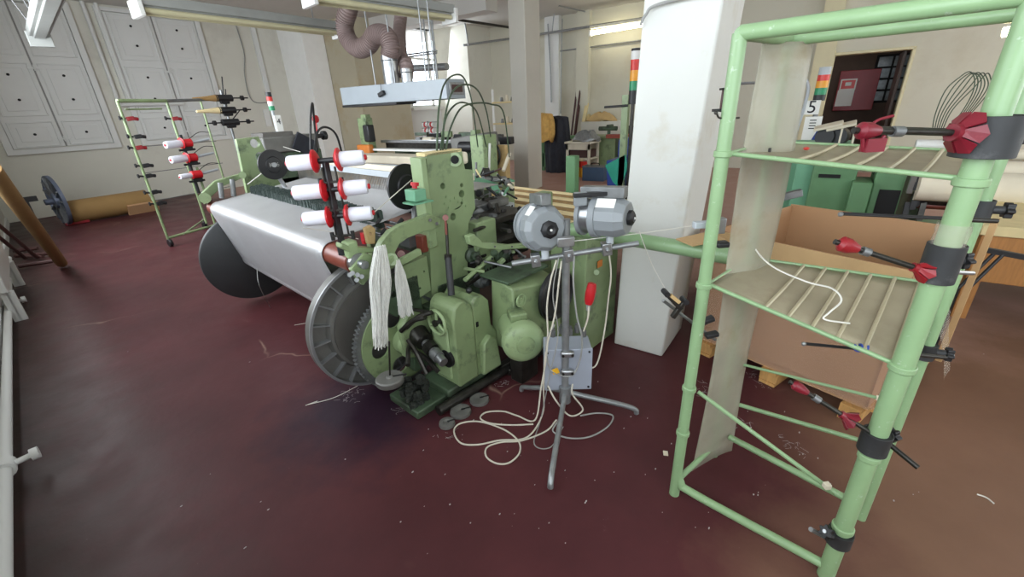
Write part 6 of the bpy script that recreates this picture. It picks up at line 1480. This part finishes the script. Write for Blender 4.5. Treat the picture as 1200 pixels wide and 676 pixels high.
# signal tower and number 5 sign left of the doorway
X9 = 7.6
sx_ = onX(961, 110, X9); t5 = thing('signal_tower', 'small red amber green signal tower left of the doorway', 'signal lamp', (X9, sx_.y, 1.0))
zs = [onX(961, y, X9).z for y in (79, 88, 95, 103, 111, 118)]
for k, (n_, m_) in enumerate((('cap', 'grey_light'), ('lens', 'signal_red'), ('lens', 'signal_amber'), ('lens', 'signal_green'), ('base', 'black_plastic'))):
    link(MB().cyl((X9, sx_.y, zs[k]), (X9, sx_.y, zs[k + 1]), .07, n=20), n_, m_, t5)
link(MB().cyl((X9, sx_.y, 0), (X9, sx_.y, zs[5]), .03), 'pole', 'dull_steel', t5)
a, b = onX(944, 118, X9 - .1), onX(959, 134, X9 - .1)
sg5 = thing('number_sign', 'white sign with the number 5 left of the doorway', 'sign', (X9 - .1, (a.y + b.y) / 2, b.z))
link(MB().bb((X9 - .1, b.y, b.z), (X9 - .085, a.y, a.z)), 'board', 'paper', sg5)
text_mesh('5', .22, V((X9 - .104, (a.y + b.y) / 2, (a.z + b.z) / 2)), (0, -1, 0), (0, 0, 1), 'digit', 'ink', sg5)
a, b = onX(944, 137, X9 - .1), onX(958, 164, X9 - .1)
st5 = thing('cabinet_panel', 'white and navy machine label panel below the number 5 sign', 'panel', (X9 - .1, (a.y + b.y) / 2, b.z))
link(MB().bb((X9 - .1, b.y, b.z), (X9 + .1, a.y, a.z)), 'board', 'paper', st5)
link(MB().plate([(X9 - .104, a.y - .12, b.z), (X9 - .104, b.y, b.z), (X9 - .104, b.y, b.z + .2)], (.003, 0, 0)), 'navy_corner', 'blue_bin', st5)
for k in range(4): link(MB().bb((X9 - .104, b.y + .06, a.z - .05 - .035 * k), (X9 - .1, a.y - .06, a.z - .038 - .035 * k)), 'text_line', 'ink', st5)
link(MB().bb((X9 - .05, (a.y + b.y) / 2 - .04, 0), (X9 + .05, (a.y + b.y) / 2 + .04, b.z)), 'post', 'grey_light', st5)
# curved white conduit left of the sign
solo(MB().tube(spline([onX(928, 168, 7.5), onX(938, 140, 7.5), onX(946, 112, 7.5), onX(947, 100, 7.5), onX(942, 92, 7.5), onX(930, 94, 7.5)], 6), .02), 'bent_conduit', 'grey_light', 'bent white conduit rising left of the number 5 sign', 'pipe')
# cream reels by the doorway
for i, x in enumerate((968, 983)):
    c = onX(x, 160, 6.6); r5 = thing('cable_reel', ('left cream framed reel at the foot of the doorway', 'right cream framed reel at the foot of the doorway')[i], 'reel', c, 'cream reels by the doorway')
    link(MB().lathe(c, (-1, .3, 0), [(0, -.06), (.10, -.06), (.10, .06), (0, .06)], 18), 'reel', 'black_plastic', r5)
    link(MB().box(c + V((-.02, 0, .12)), (.16, .28, .03), ((1, 0, .2), (0, 1, -.25))), 'frame', 'cream_cloth', r5, bevel=.008); link(MB().box(c + V((-.02, -.14, 0)), (.1, .02, .25)), 'side_plate', 'cream_cloth', r5)
link_ = onX(975, 168, 6.6)
solo(MB().bb((6.4, onX(1000, 168, 6.4).y, 0), (7.0, onX(925, 168, 6.4).y, onX(965, 168, 6.5).z)), 'steel_desk', 'mint', 'mint coloured desk or casing under the cream reels', 'desk', bevel=.01)
# wooden bench with trestle bar at the right edge
X10 = 4.15
wb = thing('wooden_bench', 'brown wooden bench with a pale top edge at the right border', 'bench', (X10 + .5, -2.0, 0))
yy0 = onX(1142, 290, X10).y; ztb = onX(1180, 266, X10).z; zmb = onX(1190, 275, X10).z
link(MB().bb((X10, -3.6, ztb - .07), (X10 + 1.0, yy0, ztb)), 'top', 'pale_wood', wb, bevel=.006)
link(MB().bb((X10 + .03, -3.6, .32), (X10 + .9, yy0 - .02, ztb - .07)), 'cabinet', 'bench_wood', wb, bevel=.006)
for y_ in (yy0 - .12, -3.5): link(MB().bb((X10 + .1, y_, 0), (X10 + .8, y_ + .08, .32)), 'leg', 'bench_wood', wb)
a = onX(1152, 292, X10 - .4); b = onX(1230, 307, X10 - .4)
hb = thing('bar_stand', 'black bar stand in front of the wooden bench', 'stand', (a.x, a.y, 0))
link(MB().box((a + b) / 2, (.03, (a - b).length, .03), ((1, 0, 0), (a - b))), 'bar', 'black_plastic', hb)
for x in (1164, 1176):
    c = onX(x + 2, 296, X10 - .4); link(MB().cyl(c, V((c.x - .1, c.y + .12, .42)), .010).cyl(V((c.x - .1, c.y + .12, .42)), V((c.x - .1, c.y + .12, 0)), .010), 'leg', 'black_plastic', hb)

# ================================================================== LITTER ON THE FLOOR
random.seed(21)
spots = [(780, 531, 6, 'pale square scrap on the floor left of the green rack'), (866, 540, 2, None)]
solo(MB().box(onZ(780, 531, .002), (.030, .022, .003), ((1, .4, 0), (-.4, 1, 0))), 'paper_scrap', 'cream_cloth', 'pale square paper scrap on the floor left of the green rack', 'scrap')
thread([onZ(1145, 579, .003), onZ(1156, 583, .003), onZ(1165, 590, .003)], 'short thick white thread on the brown floor at the lower right', .003)
thread([onZ(358, 475, .003), onZ(366, 472, .004), onZ(372, 470, .003)], 'tiny thread beside the longer string on the floor', .002)
bm_pts = []
for i in range(100):
    x = random.uniform(60, 1190); y = random.uniform(300, 670)
    if random.random() < .55: x = random.uniform(400, 1000); y = random.uniform(440, 620)
    p = onZ(x, y, .002)
    if p.length < 9: bm_pts.append(p)
mb = MB()
for p in bm_pts:
    r_ = random.uniform(.0015, .004); mb.ball(p, r_, 6, (1 + random.random() * 1.5, 1, .5))
solo(mb, 'floor_lint', 'lint', 'specks of white lint scattered over the red floor', 'lint', kind='stuff')
mb = MB()
for (x, y) in ((410, 462), (414, 466), (405, 465), (895, 450), (880, 440), (935, 525), (925, 520), (870, 500), (500, 455), (1010, 460), (590, 450), (835, 452), (828, 460), (470, 480), (520, 510)):
    c = onZ(x, y, .004)
    for k in range(7):
        a_ = c + V((random.uniform(-.05, .05), random.uniform(-.05, .05), 0)); b_ = a_ + V((random.uniform(-.04, .04), random.uniform(-.04, .04), .004)); q = a_.lerp(b_, .5) + V((random.uniform(-.015, .015), random.uniform(-.015, .015), .003))
        mb.tube(spline([a_, q, b_], 3), .0006, 4)
solo(mb, 'fluff', 'lint', 'wispy tufts of fluff on the floor round the loom and rack', 'lint', kind='stuff')
